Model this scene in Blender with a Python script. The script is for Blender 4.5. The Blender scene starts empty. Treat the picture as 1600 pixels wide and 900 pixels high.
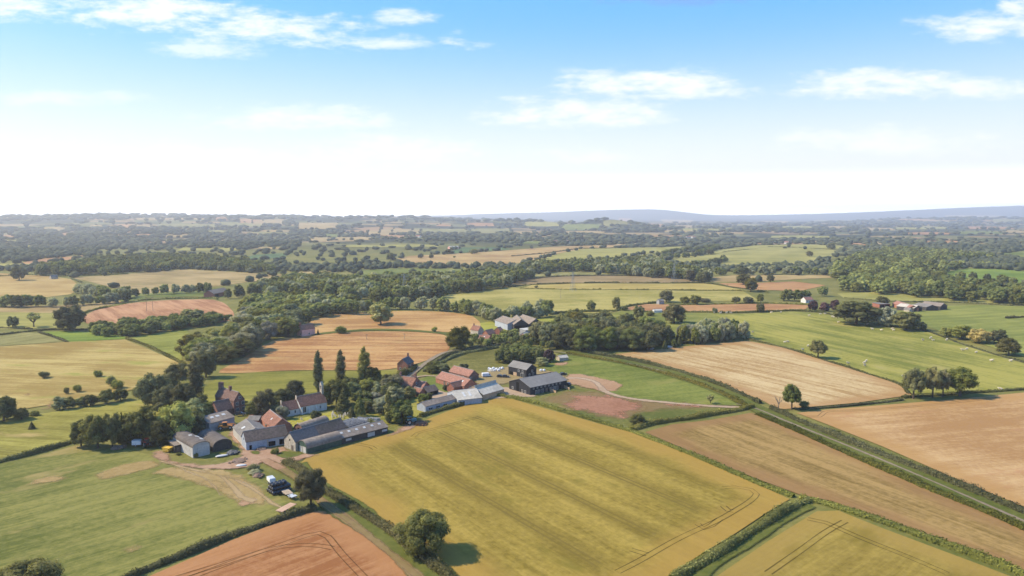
import bpy, bmesh, math, random
import numpy as np
from mathutils import Vector, Matrix
from mathutils.geometry import delaunay_2d_cdt
rnd = random.Random(7)
RS = np.random.RandomState(11)
scene = bpy.context.scene
COL = scene.collection
R = math.radians
HAZE_D = 9.5e-5
SKY_K = 4.3
SKY_TINT = (.34, .60, .80)
SKY_BLUE = (.66, 2.30, 5.8)
SKY_S = .10
SUN_E = 3.3
EXPO = 1.45

# ------------------------------------------------------------------ camera frame of reference
F = 1100.0
HC = 90.0
PITCH = math.atan((450 - 337) / F)
CP, SP = math.cos(PITCH), math.sin(PITCH)

def sm(a, b, x):
    t = np.clip((x - a) / (b - a), 0, 1)
    return t * t * (3 - 2 * t)

def zt(x, y):
    """height of the land"""
    x = np.asarray(x, float); y = np.asarray(y, float)
    r = np.sqrt(x * x + y * y)
    a = sm(250, 1000, r) * 1.6 + sm(900, 3000, r) * 4.0
    z = a * (np.sin(x / 131 + 1.3) * np.cos(y / 173 + .4) * .6 + np.sin(x / 310 - y / 420 + 2.0))
    fade = sm(300, 700, r) * (1 - sm(4200, 7000, r))
    z = z * fade
    # ridge to the north west
    lat = 1 - sm(-1500, 900, x - 0.05 * (y - 6000))
    prof = sm(2500, 6600, y) * (1 - .55 * sm(7400, 11000, y))
    z = z + 88 * lat * prof * (1 + .10 * np.sin(x / 620 + 1) + .05 * np.sin(x / 210))
    # low wooded hill
    z = z + 66 * np.exp(-((x - 640) / 270) ** 2 - ((y - 4700) / 380) ** 2)
    z = z + 34 * np.exp(-((x - 150) / 420) ** 2 - ((y - 5300) / 400) ** 2)
    # long blue hills
    z = z + 195 * np.exp(-((x - 3500) / (3300 - 1900 * sm(2600, 4300, x))) ** 2 - ((y - 18000) / 2200) ** 2)
    z = z + 330 * sm(5200, 13500, x) * np.exp(-((y - 17000) / 2600) ** 2)
    z = z + 95 * sm(-6000, 1500, x) * np.exp(-((y - 19500) / 1800) ** 2)
    z = z + 70 * sm(3200, 5600, x - .3 * (y - 8500)) * np.exp(-((y - 9000) / 1500) ** 2)
    return z

_T = 100 * 1.006 ** np.arange(0, 980)
def pt(px, py):
    """ground point under a sight line (photo pixels, 1600 x 900)"""
    a = (px - 800) / F; b = (450 - py) / F
    d = np.array([a, CP + b * SP, -SP + b * CP])
    X = d[0] * _T; Y = d[1] * _T; Z = HC + d[2] * _T
    g = Z - zt(X, Y)
    k = np.argmax(g < 0)
    if g[k] >= 0: k = len(_T) - 1
    if k == 0: t = _T[0]
    else: t = _T[k - 1] + (_T[k] - _T[k - 1]) * g[k - 1] / (g[k - 1] - g[k] + 1e-9)
    x, y = d[0] * t, d[1] * t
    return Vector((x, y, float(zt(x, y))))
def mpp(p):
    """metres per photo pixel at a point"""
    return (p.y * CP - (p.z - HC) * SP) / F
def prj(x, y, z):
    dz = z - HC; dep = y * CP - dz * SP
    return 800 + F * x / dep, 450 - F * (y * SP + dz * CP) / dep

# ------------------------------------------------------------------ mesh + tagging helpers
def tag(o, label=None, cat=None, group=None, kind=None):
    if label: o['label'] = label
    if cat: o['category'] = cat
    if group: o['group'] = group
    if kind: o['kind'] = kind
    return o
def link(name, me, parent=None):
    o = bpy.data.objects.new(name, me); COL.objects.link(o)
    if parent is not None: o.parent = parent
    return o
def empty(name, loc=(0, 0, 0), rz=0.0):
    o = bpy.data.objects.new(name, None); COL.objects.link(o)
    o.location = loc; o.rotation_euler = (0, 0, rz); o.empty_display_size = 1
    return o
def amesh(name, verts, quads=None, tris=None, mats=(), attrs=None, smooth=False, mi=None):
    me = bpy.data.meshes.new(name)
    verts = np.asarray(verts, np.float32).reshape(-1, 3)
    nq = 0 if quads is None else len(quads); nt = 0 if tris is None else len(tris)
    me.vertices.add(len(verts)); me.vertices.foreach_set('co', verts.ravel())
    li = []
    if nq: li.append(np.asarray(quads, np.int32).ravel())
    if nt: li.append(np.asarray(tris, np.int32).ravel())
    li = np.concatenate(li)
    me.loops.add(len(li)); me.loops.foreach_set('vertex_index', li)
    me.polygons.add(nq + nt)
    st = np.concatenate([np.arange(nq) * 4, nq * 4 + np.arange(nt) * 3]).astype(np.int32)
    me.polygons.foreach_set('loop_start', st)
    if smooth is not False:
        s = np.ones(nq + nt, bool) if smooth is True else np.asarray(smooth, bool)
        me.polygons.foreach_set('use_smooth', s)
    for m in mats: me.materials.append(m)
    if mi is not None: me.polygons.foreach_set('material_index', np.asarray(mi, np.int32))
    for k, v in (attrs or {}).items():
        a = me.attributes.new(k, 'FLOAT', 'POINT'); a.data.foreach_set('value', np.asarray(v, np.float32))
    me.update(calc_edges=True); me.validate()
    return me

class B:
    """collects boxes, tubes and prisms; builds ONE mesh"""
    def __init__(s): s.bm = bmesh.new()
    def box(s, x0, x1, y0, y1, z0, z1, M=None):
        c = [(x0, y0, z0), (x1, y0, z0), (x1, y1, z0), (x0, y1, z0), (x0, y0, z1), (x1, y0, z1), (x1, y1, z1), (x0, y1, z1)]
        v = [s.bm.verts.new((M @ Vector(p)) if M else p) for p in c]
        for f in ((0, 3, 2, 1), (4, 5, 6, 7), (0, 1, 5, 4), (1, 2, 6, 5), (2, 3, 7, 6), (3, 0, 4, 7)): s.bm.faces.new([v[i] for i in f])
        return s
    def tube(s, p, q, r0, r1=None, n=8, cap=True):
        p = Vector(p); q = Vector(q); r1 = r0 if r1 is None else r1
        d = (q - p).normalized(); a = d.orthogonal().normalized(); b = d.cross(a)
        A = [s.bm.verts.new(p + (a * math.cos(t) + b * math.sin(t)) * r0) for t in [2 * math.pi * i / n for i in range(n)]]
        C = [s.bm.verts.new(q + (a * math.cos(t) + b * math.sin(t)) * r1) for t in [2 * math.pi * i / n for i in range(n)]]
        for i in range(n): s.bm.faces.new((A[i], A[(i + 1) % n], C[(i + 1) % n], C[i]))
        if cap: s.bm.faces.new(A[::-1]); s.bm.faces.new(C)
        return s
    def lathe(s, p, axis, prof, n=12):
        """prof: (distance along axis, radius)"""
        p = Vector(p); d = Vector(axis).normalized(); a = d.orthogonal().normalized(); b = d.cross(a)
        rings = [[s.bm.verts.new(p + d * h + (a * math.cos(2 * math.pi * i / n) + b * math.sin(2 * math.pi * i / n)) * r) for i in range(n)] for h, r in prof]
        for A, C in zip(rings, rings[1:]):
            for i in range(n): s.bm.faces.new((A[i], A[(i + 1) % n], C[(i + 1) % n], C[i]))
        s.bm.faces.new(rings[0][::-1]); s.bm.faces.new(rings[-1])
        return s
    def prism(s, pts, a0, a1, put):
        """closed outline pts (b, z) extruded from a0 to a1; put(a, b, z) -> point"""
        A = [s.bm.verts.new(put(a0, b, z)) for b, z in pts]; C = [s.bm.verts.new(put(a1, b, z)) for b, z in pts]
        n = len(pts)
        for i in range(n): s.bm.faces.new((A[i], A[(i + 1) % n], C[(i + 1) % n], C[i]))
        s.bm.faces.new(A[::-1]); s.bm.faces.new(C)
        return s
    def lump(s, c, r, sub=2, jit=.15, sc=(1, 1, 1)):
        g = bmesh.ops.create_icosphere(s.bm, subdivisions=sub, radius=1)
        for v in g['verts']:
            k = r * (1 + rnd.uniform(-jit, jit)); v.co = Vector((c[0] + v.co.x * k * sc[0], c[1] + v.co.y * k * sc[1], c[2] + v.co.z * k * sc[2]))
        return s
    def bevel(s, w=.03):
        bmesh.ops.bevel(s.bm, geom=list(s.bm.edges), offset=w, segments=1, affect='EDGES', clamp_overlap=True); return s
    def mesh(s, name, m, smooth=False):
        bmesh.ops.recalc_face_normals(s.bm, faces=s.bm.faces)
        me = bpy.data.meshes.new(name); s.bm.to_mesh(me); s.bm.free()
        me.materials.append(m)
        if smooth: me.polygons.foreach_set('use_smooth', [True] * len(me.polygons))
        return me
    def obj(s, name, m, parent=None, smooth=False): return link(name, s.mesh(name, m, smooth), parent)

def copy_tree(o, parent=None):
    c = o.copy(); COL.objects.link(c)
    if parent is not None: c.parent = parent
    for ch in [x for x in KIDS.get(o.name, [])]: copy_tree(ch, c)
    return c
KIDS = {}
def note_kids(root):
    KIDS[root.name] = list(root.children)
    for c in root.children: note_kids(c)

# ------------------------------------------------------------------ materials
def lin(c):
    return tuple(((v / 255) / 12.92 if v / 255 <= .04045 else ((v / 255 + .055) / 1.055) ** 2.4) for v in c)
KA = 0.45          # photographed colour of a sunlit surface -> base colour
def ph(c):
    r, g, b = lin(c)
    if g >= r * .97: r, g, b = r * 1.04, g * .905, b * .92
    return (KA * r, KA * g, KA * b)
class NT:
    def __init__(s, name):
        s.m = bpy.data.materials.new(name); s.m.use_nodes = True; s.t = s.m.node_tree; s.t.nodes.clear()
        s.out = s.n('ShaderNodeOutputMaterial')
    def n(s, ty, **k):
        x = s.t.nodes.new(ty)
        for a, b in k.items(): setattr(x, a, b)
        return x
    def put(s, sock, v):
        if hasattr(v, 'is_output') or isinstance(v, bpy.types.NodeSocket): s.t.links.new(v, sock)
        else:
            if isinstance(v, tuple) and len(v) == 3 and sock.type == 'RGBA': v = v + (1,)
            sock.default_value = v
    def math(s, op, a, b=None, c=None, clamp=False):
        x = s.n('ShaderNodeMath', operation=op, use_clamp=clamp)
        for i, v in enumerate((a, b, c)):
            if v is not None: s.put(x.inputs[i], v)
        return x.outputs[0]
    def vec(s, x, y, z=0.0):
        q = s.n('ShaderNodeCombineXYZ')
        for i, v in enumerate((x, y, z)): s.put(q.inputs[i], v)
        return q.outputs[0]
    def dot(s, a, b):
        q = s.n('ShaderNodeVectorMath', operation='DOT_PRODUCT'); s.put(q.inputs[0], a); s.put(q.inputs[1], b); return q.outputs['Value']
    def noise(s, vec, scale, detail=3, rough=.55):
        q = s.n('ShaderNodeTexNoise'); s.put(q.inputs['Vector'], vec)
        q.inputs['Scale'].default_value = scale; q.inputs['Detail'].default_value = detail; q.inputs['Roughness'].default_value = rough
        return q.outputs[0]
    def mix(s, f, a, b, blend='MIX'):
        q = s.n('ShaderNodeMix', data_type='RGBA', blend_type=blend); s.put(q.inputs[0], f); s.put(q.inputs[6], a); s.put(q.inputs[7], b); return q.outputs[2]
    def ss(s, lo, hi, v):
        q = s.n('ShaderNodeMapRange', interpolation_type='SMOOTHSTEP')
        s.put(q.inputs[0], v); s.put(q.inputs[1], lo); s.put(q.inputs[2], hi); return q.outputs[0]
    def attr(s, name): return s.n('ShaderNodeAttribute', attribute_name=name).outputs['Fac']
    def pos(s): return s.n('ShaderNodeNewGeometry').outputs['Position']
    def objco(s): return s.n('ShaderNodeTexCoord').outputs['Object']
    def bsdf(s, col, rough=.9, spec=.15, metal=0, bump=None):
        b = s.n('ShaderNodeBsdfPrincipled'); s.put(b.inputs['Base Color'], col); s.put(b.inputs['Roughness'], rough)
        b.inputs['Specular IOR Level'].default_value = spec; b.inputs['Metallic'].default_value = metal
        if bump is not None:
            q = s.n('ShaderNodeBump'); q.inputs['Strength'].default_value = bump[1]; q.inputs['Distance'].default_value = bump[2]
            s.put(q.inputs['Height'], bump[0]); s.t.links.new(q.outputs[0], b.inputs['Normal'])
        return b.outputs[0]
    def end(s, sh): s.t.links.new(sh, s.out.inputs['Surface']); return s.m

def PM(name, col, var=.25, scale=.8, rough=.8, spec=.2, metal=0, rib=0, col2=None, patch=.35, brick=None, course=0):
    """plain weathered material: object-space noise, streaks, optional ribs (corrugation), bricks or tile courses"""
    t = NT(name); co = t.objco(); col = tuple(c * .80 for c in col); col2 = col2 and tuple(c * .80 for c in col2)
    n1 = t.noise(co, scale, 4); n2 = t.noise(co, scale * .22, 3)
    sx = t.n('ShaderNodeSeparateXYZ'); t.put(sx.inputs[0], co)
    streak = t.noise(t.vec(t.math('MULTIPLY', sx.outputs[0], 1.6), t.math('MULTIPLY', sx.outputs[1], 1.6), t.math('MULTIPLY', sx.outputs[2], .18)), 1.2, 3)
    lo = tuple(max(0, c * (1 - var)) for c in col); hi = tuple(min(1, c * (1 + var)) for c in col)
    c = t.mix(t.ss(.3, .7, n1), lo, hi)
    c = t.mix(t.math('MULTIPLY', t.ss(.45, .75, n2), patch), c, col2 or tuple(x * .6 for x in col))
    c = t.mix(t.math('MULTIPLY', t.ss(.5, .75, streak), patch * .8), c, tuple(x * .62 for x in col))
    h = None
    if rib:
        w = t.math('SINE', t.math('MULTIPLY', t.math('ADD', sx.outputs[0], sx.outputs[1]), 2 * math.pi / rib))
        c = t.mix(t.math('MULTIPLY', t.ss(-.2, 1, w), .22), c, tuple(x * .55 for x in col)); h = w
    if course:
        w = t.math('SINE', t.math('MULTIPLY', sx.outputs[2], 2 * math.pi / course))
        c = t.mix(t.math('MULTIPLY', t.ss(.1, 1, w), .25), c, tuple(x * .5 for x in col))
    if brick:
        b = t.n('ShaderNodeTexBrick'); t.put(b.inputs['Vector'], t.vec(t.math('ADD', sx.outputs[0], sx.outputs[1]), sx.outputs[2]))
        b.inputs['Scale'].default_value = brick; t.put(b.inputs['Color1'], (1, 1, 1, 1)); t.put(b.inputs['Color2'], (.7, .68, .66, 1)); t.put(b.inputs['Mortar'], (1.0, .95, .9, 1))
        c = t.mix(.7, c, b.outputs[0], 'MULTIPLY')
    return t.end(t.bsdf(c, rough, spec, metal, None if h is None else (h, .25, .05)))

def FM(name, c1, c2, ang=0.0, head=None, hw=11, tram=0, td=.5, big=.012, a=1.0, st=1.0, fine=.5, sper=.09, c3=None, rows=0, edge=0):
    """field: ang = working direction (radians, world); c1/c2 mottled; head = colour of the headland; tram = tramline spacing"""
    t = NT(name); p = t.pos()
    ca, sa = math.cos(ang), math.sin(ang)
    u = t.dot(p, (ca, sa, 0)); v = t.dot(p, (-sa, ca, 0))
    wob = t.math('MULTIPLY', t.math('SUBTRACT', t.noise(p, .02, 2), .5), 3.0)
    vv = t.math('ADD', v, wob)
    n1 = t.noise(p, big, 4, .6)
    n2 = t.noise(t.vec(t.math('MULTIPLY', u, sper * .10), t.math('MULTIPLY', vv, sper * 1.5)), 1.0, 4, .6)
    n3 = t.noise(p, .45, 5, .75)
    n4 = t.noise(t.vec(t.math('MULTIPLY', u, .05), t.math('MULTIPLY', vv, .9)), 1.0, 3, .7)
    f = t.math('MULTIPLY_ADD', t.math('SUBTRACT', n1, .5), 3.0 * a, .5)
    f = t.math('MULTIPLY_ADD', t.math('SUBTRACT', n2, .5), 3.0 * st, f)
    f = t.math('MULTIPLY_ADD', t.math('SUBTRACT', n3, .5), 3.0 * fine, f)
    f = t.math('MULTIPLY_ADD', t.math('SUBTRACT', n4, .5), 2.2 * st, f, clamp=True)
    c1 = tuple(x * .86 for x in c1); c2 = tuple(min(.8, x * 1.06) for x in c2)
    c = t.mix(f, c1, c2)
    if c3: c = t.mix(t.ss(.56, .70, t.noise(t.vec(t.math('MULTIPLY', u, .022), t.math('MULTIPLY', vv, .05), 7.0), 1.0, 4, .65)), c, c3)
    if rows:
        w = t.math('SINE', t.math('MULTIPLY', vv, 2 * math.pi / rows))
        c = t.mix(t.math('MULTIPLY', t.ss(-.2, .9, w), .22), c, tuple(x * .72 for x in c1))
    e = t.attr('edge')
    en = t.math('ADD', e, t.math('MULTIPLY', t.math('SUBTRACT', t.noise(p, .05, 3), .5), 14.0))
    if head: c = t.mix(t.math('MULTIPLY', t.math('SUBTRACT', 1.0, t.ss(hw * .4, hw * 1.5, en)), .72), c, t.mix(t.math('MULTIPLY_ADD', n3, .8, .1), head, tuple(x * .82 for x in head)))
    if tram:
        pp = t.math('PINGPONG', v, tram / 2)
        ln = t.math('SUBTRACT', 1.0, t.ss(.22, .52, t.math('ABSOLUTE', t.math('SUBTRACT', pp, .95))))
        k = t.math('MULTIPLY', t.math('MULTIPLY', ln, t.ss(14, 17, e)), td)
        k = t.math('MULTIPLY', k, t.math('MULTIPLY_ADD', n1, 1.2, .3, clamp=True))
        bd = t.math('MULTIPLY', t.math('SUBTRACT', 1.0, t.ss(1.5, 6.5, t.math('ADD', pp, t.math('MULTIPLY', t.math('SUBTRACT', n1, .5), 7.0)))), t.ss(8, 18, e))
        c = t.mix(t.math('MULTIPLY', bd, .42), c, tuple(x * .72 for x in c1))
        c = t.mix(k, c, tuple(x * .45 for x in c2))
    h = t.math('ADD', n3, t.math('MULTIPLY', n4, .6))
    return t.end(t.bsdf(c, .95, .05, 0, (h, .5, .35)))

def SOFT(name, c1, c2, soft=4.0, amp=8.0, scale=.12, dens=1.0, fine=1.0):
    """worn or bare ground with a ragged edge fading into what lies under it"""
    t = NT(name); p = t.pos(); e = t.attr('edge')
    n = t.noise(p, scale, 5, .7); n3 = t.noise(p, .5, 5, .75)
    m = t.ss(0, soft, t.math('ADD', e, t.math('MULTIPLY', t.math('SUBTRACT', n, .56), amp)))
    m = t.math('MULTIPLY', m, dens)
    f = t.math('MULTIPLY_ADD', t.math('SUBTRACT', n3, .5), 2.2 * fine, t.math('MULTIPLY_ADD', t.math('SUBTRACT', t.noise(p, .03, 4), .5), 1.6, .5), clamp=True)
    b = t.bsdf(t.mix(f, c1, c2), .95, .05)
    tr = t.n('ShaderNodeBsdfTransparent'); mx = t.n('ShaderNodeMixShader')
    t.put(mx.inputs[0], m); t.t.links.new(tr.outputs[0], mx.inputs[1]); t.t.links.new(b, mx.inputs[2])
    return t.end(mx.outputs[0])

def LEAF(name, dark, light, trans=.18, hue=.04):
    t = NT(name)
    oi = t.n('ShaderNodeObjectInfo'); rn = oi.outputs['Random']
    tint = t.attr('tint')
    c = t.mix(tint, dark, light)
    h = t.n('ShaderNodeHueSaturation'); t.put(h.inputs['Hue'], t.math('MULTIPLY_ADD', rn, hue, .49 - hue / 2))
    t.put(h.inputs['Saturation'], t.math('MULTIPLY_ADD', t.math('FRACT', t.math('MULTIPLY', rn, 7.3)), .45, .70))
    t.put(h.inputs['Value'], t.math('MULTIPLY_ADD', t.math('FRACT', t.math('MULTIPLY', rn, 3.7)), .7, .70)); t.put(h.inputs['Color'], c)
    d = t.n('ShaderNodeBsdfDiffuse'); t.t.links.new(h.outputs[0], d.inputs[0])
    q = t.n('ShaderNodeBsdfTranslucent'); g = t.mix(1.0, h.outputs[0], (1.0, 1.0, .55), 'MULTIPLY'); t.t.links.new(g, q.inputs[0])
    mx = t.n('ShaderNodeMixShader'); mx.inputs[0].default_value = trans
    t.t.links.new(d.outputs[0], mx.inputs[1]); t.t.links.new(q.outputs[0], mx.inputs[2])
    return t.end(mx.outputs[0])
# ------------------------------------------------------------------ the ground sheet
def make_ground():
    th = np.concatenate([np.arange(-180, -52, 4.0), np.arange(-52, 52, .14), np.arange(52, 180, 4.0)])
    th = np.radians(th); nt = len(th)
    rr = np.concatenate([[2.0], 25 * 1.024 ** np.arange(0, 286)]); nr = len(rr)
    X = rr[:, None] * np.sin(th)[None]; Y = rr[:, None] * np.cos(th)[None]
    V = np.stack([X, Y, zt(X, Y)], -1).reshape(-1, 3)
    i = np.arange(nr - 1)[:, None] * nt; j = np.arange(nt)[None]; j2 = (np.arange(nt) + 1)[None] % nt
    Q = np.stack([i + j, i + j2, i + nt + j2, i + nt + j], -1).reshape(-1, 4)[:, ::-1]
    t = NT('grass_and_far_land'); p = t.pos()
    sx = t.n('ShaderNodeSeparateXYZ'); t.put(sx.inputs[0], p)
    far = t.ss(1500, 2600, sx.outputs[1]); hills = t.ss(9500, 12500, sx.outputs[1])
    n1 = t.noise(p, .02, 5, .65); n3 = t.noise(p, .4, 5, .75)
    g = t.mix(t.math('MULTIPLY_ADD', t.math('SUBTRACT', n3, .5), 1.2, t.math('MULTIPLY_ADD', t.math('SUBTRACT', n1, .5), 1.6, .5), clamp=True), ph((98, 116, 52)), ph((172, 170, 96)))
    vo = t.n('ShaderNodeTexVoronoi'); t.put(vo.inputs['Vector'], p); vo.inputs['Scale'].default_value = .0042
    cr = t.n('ShaderNodeValToRGB'); cr.color_ramp.interpolation = 'CONSTANT'
    els = [(0, (62, 74, 48)), (.30, (146, 142, 90)), (.44, (196, 166, 114)), (.56, (72, 84, 54)), (.68, (124, 136, 80)), (.84, (200, 158, 110)), (.9, (58, 70, 48))]
    for k, (a, c) in enumerate(els):
        e = cr.color_ramp.elements[k] if k < 2 else cr.color_ramp.elements.new(a)
        e.position = a; e.color = ph(c) + (1,)
    q = t.n('ShaderNodeSeparateColor'); t.put(q.inputs[0], vo.outputs['Color']); t.put(cr.inputs[0], q.outputs[0])
    fc = t.mix(t.math('MULTIPLY', n3, .3), cr.outputs[0], ph((60, 72, 44)))
    c = t.mix(far, g, fc); c = t.mix(hills, c, ph((64, 80, 56)))
    m = t.end(t.bsdf(c, .95, .05, 0, (n3, .6, .5)))
    o = link('ground', amesh('ground', V, quads=Q, mats=[m], smooth=True))
    tag(o, 'rough grassland running out to wooded farmland and the blue hills at the horizon', 'ground', kind='structure')
make_ground()

# ------------------------------------------------------------------ draped sheets: fields, soil, paths
def densify(P, step):
    out = []
    for a, b in zip(P, P[1:] + P[:1]):
        n = max(1, int((Vector(b) - Vector(a)).length / step))
        for i in range(n): out.append((a[0] + (b[0] - a[0]) * i / n, a[1] + (b[1] - a[1]) * i / n))
    return out
def inside(pts, P):
    x, y = pts[:, 0], pts[:, 1]; r = np.zeros(len(pts), bool)
    for (x0, y0), (x1, y1) in zip(P, P[1:] + P[:1]):
        c = ((y0 > y) != (y1 > y)); 
        if y1 != y0: r ^= c & (x < (x1 - x0) * (y - y0) / (y1 - y0) + x0)
    return r
def edist(pts, P):
    d = np.full(len(pts), 1e9)
    for a, b in zip(P, P[1:] + P[:1]):
        a = np.array(a); b = np.array(b); ab = b - a; L = ab @ ab + 1e-9
        t = np.clip(((pts - a) @ ab) / L, 0, 1); d = np.minimum(d, np.hypot(*(pts - a - t[:, None] * ab).T))
    return d
def chaikin(P, n=1):
    for _ in range(n):
        q = []
        for a, b in zip(P, P[1:] + P[:1]):
            q += [(a[0] * .82 + b[0] * .18, a[1] * .82 + b[1] * .18), (a[0] * .18 + b[0] * .82, a[1] * .18 + b[1] * .82)]
        P = q
    return P
FIELD_XY = []
LIFT = [0]
def sheet_data(px, off, round_=0, step=None):
    if round_: px = chaikin(px, round_)
    P = [(v.x, v.y) for v in (pt(*q) for q in px)]
    cy = sum(p[1] for p in P) / len(P)
    s = step or min(70, max(4.5, cy / 75))
    ring = densify(P, s * 1.5)
    A = np.array(ring)
    gx = np.arange(A[:, 0].min(), A[:, 0].max(), s); gy = np.arange(A[:, 1].min(), A[:, 1].max(), s)
    while len(gx) * len(gy) > 16000:
        s *= 1.3; gx = np.arange(A[:, 0].min(), A[:, 0].max(), s); gy = np.arange(A[:, 1].min(), A[:, 1].max(), s)
    G = np.stack(np.meshgrid(gx, gy), -1).reshape(-1, 2) + RS.uniform(-.2, .2, (len(gx) * len(gy), 2)) * s
    if len(G):
        G = G[inside(G, ring)]
        if len(G): G = G[edist(G, ring) > s * .35]
    co = [Vector(p) for p in ring] + [Vector(p) for p in G]
    v, _, f, *_ = delaunay_2d_cdt(co, [], [list(range(len(ring)))], 1, 1e-4)
    V = np.array([(p.x, p.y) for p in v])
    Z = zt(V[:, 0], V[:, 1]) + off
    T = [list(q) for q in f if len(q) == 3]
    T = np.array(T)
    a, b, c = V[T[:, 0]], V[T[:, 1]], V[T[:, 2]]
    cr = (b[:, 0] - a[:, 0]) * (c[:, 1] - a[:, 1]) - (b[:, 1] - a[:, 1]) * (c[:, 0] - a[:, 0])
    T[cr < 0] = T[cr < 0][:, ::-1]
    return np.column_stack([V, Z]), T, edist(V, P), P
def sheet(name, px, mat, label, off=None, round_=0, step=None, field=True, cat='field'):
    LIFT[0] += 1
    off = .06 + .003 * LIFT[0] + .00018 * pt(*px[0]).y if off is None else off
    V, T, e, P = sheet_data(px, off, round_, step)
    if field: FIELD_XY.append(P)
    o = link(name, amesh(name, V, tris=T, mats=[mat], attrs={'edge': e}, smooth=True))
    return tag(o, label, cat, kind='structure')
def spline(P, step):
    """Catmull-Rom through world points, resampled"""
    P = [Vector((p[0], p[1])) for p in P]
    Q = [P[0] * 2 - P[1]] + P + [P[-1] * 2 - P[-2]]
    out = []
    for a, b, c, d in zip(Q, Q[1:], Q[2:], Q[3:]):
        n = max(1, int((c - b).length / step))
        for i in range(n):
            t = i / n
            out.append(.5 * ((2 * b) + (c - a) * t + (2 * a - 5 * b + 4 * c - d) * t * t + (3 * b - a - 3 * c + d) * t ** 3))
    return out + [P[-1]]
def line_xy(px, step): return spline([(v.x, v.y) for v in (pt(*q) for q in px)], step)
def normals(L):
    N = []
    for i in range(len(L)):
        d = (L[min(i + 1, len(L) - 1)] - L[max(i - 1, 0)]).normalized(); N.append(Vector((-d.y, d.x)))
    return N
def strip(name, px, w, mat, label, off=None, step=4, cat='path', xy=None, shift=0.0):
    L = xy or line_xy(px, step); N = normals(L)
    LIFT[0] += 1
    off = .06 + .003 * LIFT[0] + .00018 * L[0].y if off is None else off
    cols = np.linspace(-.5, .5, 5); V = []; e = []
    for p, n in zip(L, N):
        ww = w * (1 + .12 * math.sin(p.x * .21) + .1 * math.sin(p.y * .13))
        for c in cols:
            q = p + n * (shift + c * ww); V.append((q.x, q.y, 0)); e.append((.5 - abs(c)) * ww)
    V = np.array(V); V[:, 2] = zt(V[:, 0], V[:, 1]) + off
    m = len(L)
    Q = [(i * 5 + j, i * 5 + j + 1, (i + 1) * 5 + j + 1, (i + 1) * 5 + j) for i in range(m - 1) for j in range(4)]
    Q = np.array(Q)[:, ::-1]
    o = link(name, amesh(name, V, quads=Q, mats=[mat], attrs={'edge': e}, smooth=True))
    return tag(o, label, cat, kind='structure')
def wang(a, b):
    p, q = pt(*a), pt(*b); return math.atan2(q.y - p.y, q.x - p.x)

A_GOLD = wang((584, 704), (820, 852))
A_ORNG = wang((300, 880), (500, 812))
A_RT = wang((1100, 690), (1400, 810))
# ---- far and middle-distance fields first (lowest sheets)
GRN, GRN2, OLV = ph((150, 162, 84)), ph((118, 142, 66)), ph((166, 160, 92))
TAN, TAN2, ORG, ORG2 = ph((208, 180, 120)), ph((186, 158, 104)), ph((214, 166, 112)), ph((196, 142, 96))
YEL, YEL2 = ph((192, 182, 100)), ph((172, 166, 84))
m_tan = FM('tan_stubble', TAN2, TAN, .5, st=.8)
m_org = FM('orange_stubble_distant', ORG2, ORG, .4, st=.8)
m_grn = FM('pasture_distant', GRN2, GRN, .3, st=.7)
m_yel = FM('hay_meadow', YEL2, YEL, .2, st=.8, c3=OLV)
m_olv = FM('olive_pasture', ph((146, 142, 80)), ph((178, 168, 104)), 1.2, st=.9)
m_brn = FM('brown_crop', ph((160, 136, 92)), ph((186, 160, 112)), .1, st=1.0)
m_brt = FM('bright_grass', ph((112, 148, 52)), ph((150, 176, 74)), .3, st=.6)
m_dgr = FM('blue_green_crop', ph((88, 122, 78)), ph((116, 148, 92)), .3, st=.6)
far = [(85,358,40,5,'t'),(105,366,24,3,'o'),(150,354,22,5,'t'),(190,353,30,4,'o'),(12,370,24,4,'o'),(45,386,15,4,'y'),(15,377,30,3,'y'),
 (222,354,24,4,'t'),(292,353,92,6,'v'),(265,342,110,3,'t'),(345,342,22,5,'o'),(378,351,72,7,'v'),(392,346,40,6,'o'),(225,368,36,4,'o'),(270,369,42,4,'t'),(388,366,34,3,'o'),
 (325,390,92,4,'y'),(340,363,36,5,'v'),(420,347,52,8,'t'),(495,353,66,10,'t'),(432,361,52,3,'t'),(422,365,64,4,'v'),(520,368,28,4,'g'),(552,373,62,5,'t'),(592,364,40,7,'t'),
 (500,374,34,5,'t'),(426,388,54,3,'t'),(570,385,64,3,'y'),(625,361,64,7,'t'),(618,370,54,4,'o'),(690,361,92,8,'v'),(694,352,24,3,'o'),(750,351,44,5,'o'),(764,361,70,7,'v'),
 (640,384,84,4,'y'),(845,350,54,6,'y'),(905,355,60,9,'g'),(962,349,42,9,'v'),(912,363,64,3,'t'),(820,364,34,3,'t'),(832,379,34,4,'g'),(976,343,22,4,'o'),(1060,345,52,4,'t'),
 (1028,351,30,3,'o'),(1066,354,34,4,'t'),(1096,359,60,4,'y'),(1060,361,50,4,'t'),(1170,353,44,5,'v'),(1140,357,40,3,'y'),(1245,356,54,5,'y'),(1250,370,92,3,'y'),(1310,356,42,4,'t'),
 (1372,358,54,4,'t'),(1340,383,28,5,'o'),(1366,380,22,4,'t'),(1430,344,62,3,'o'),(1520,338,92,4,'t'),(1452,345,64,3,'t'),(1420,357,54,3,'y'),(1458,356,44,4,'y'),(1450,365,74,3,'o'),
 (1530,364,74,4,'g'),(1545,356,74,4,'o'),(1455,379,22,5,'o'),(1486,379,28,5,'o'),(1575,345,50,5,'v'),(1300,345,60,3,'v'),(1210,347,50,3,'t'),(1260,388,70,3,'y'),(1120,365,40,3,'t'),(700,341,50,2,'v'),(1590,362,40,4,'t')]
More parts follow.
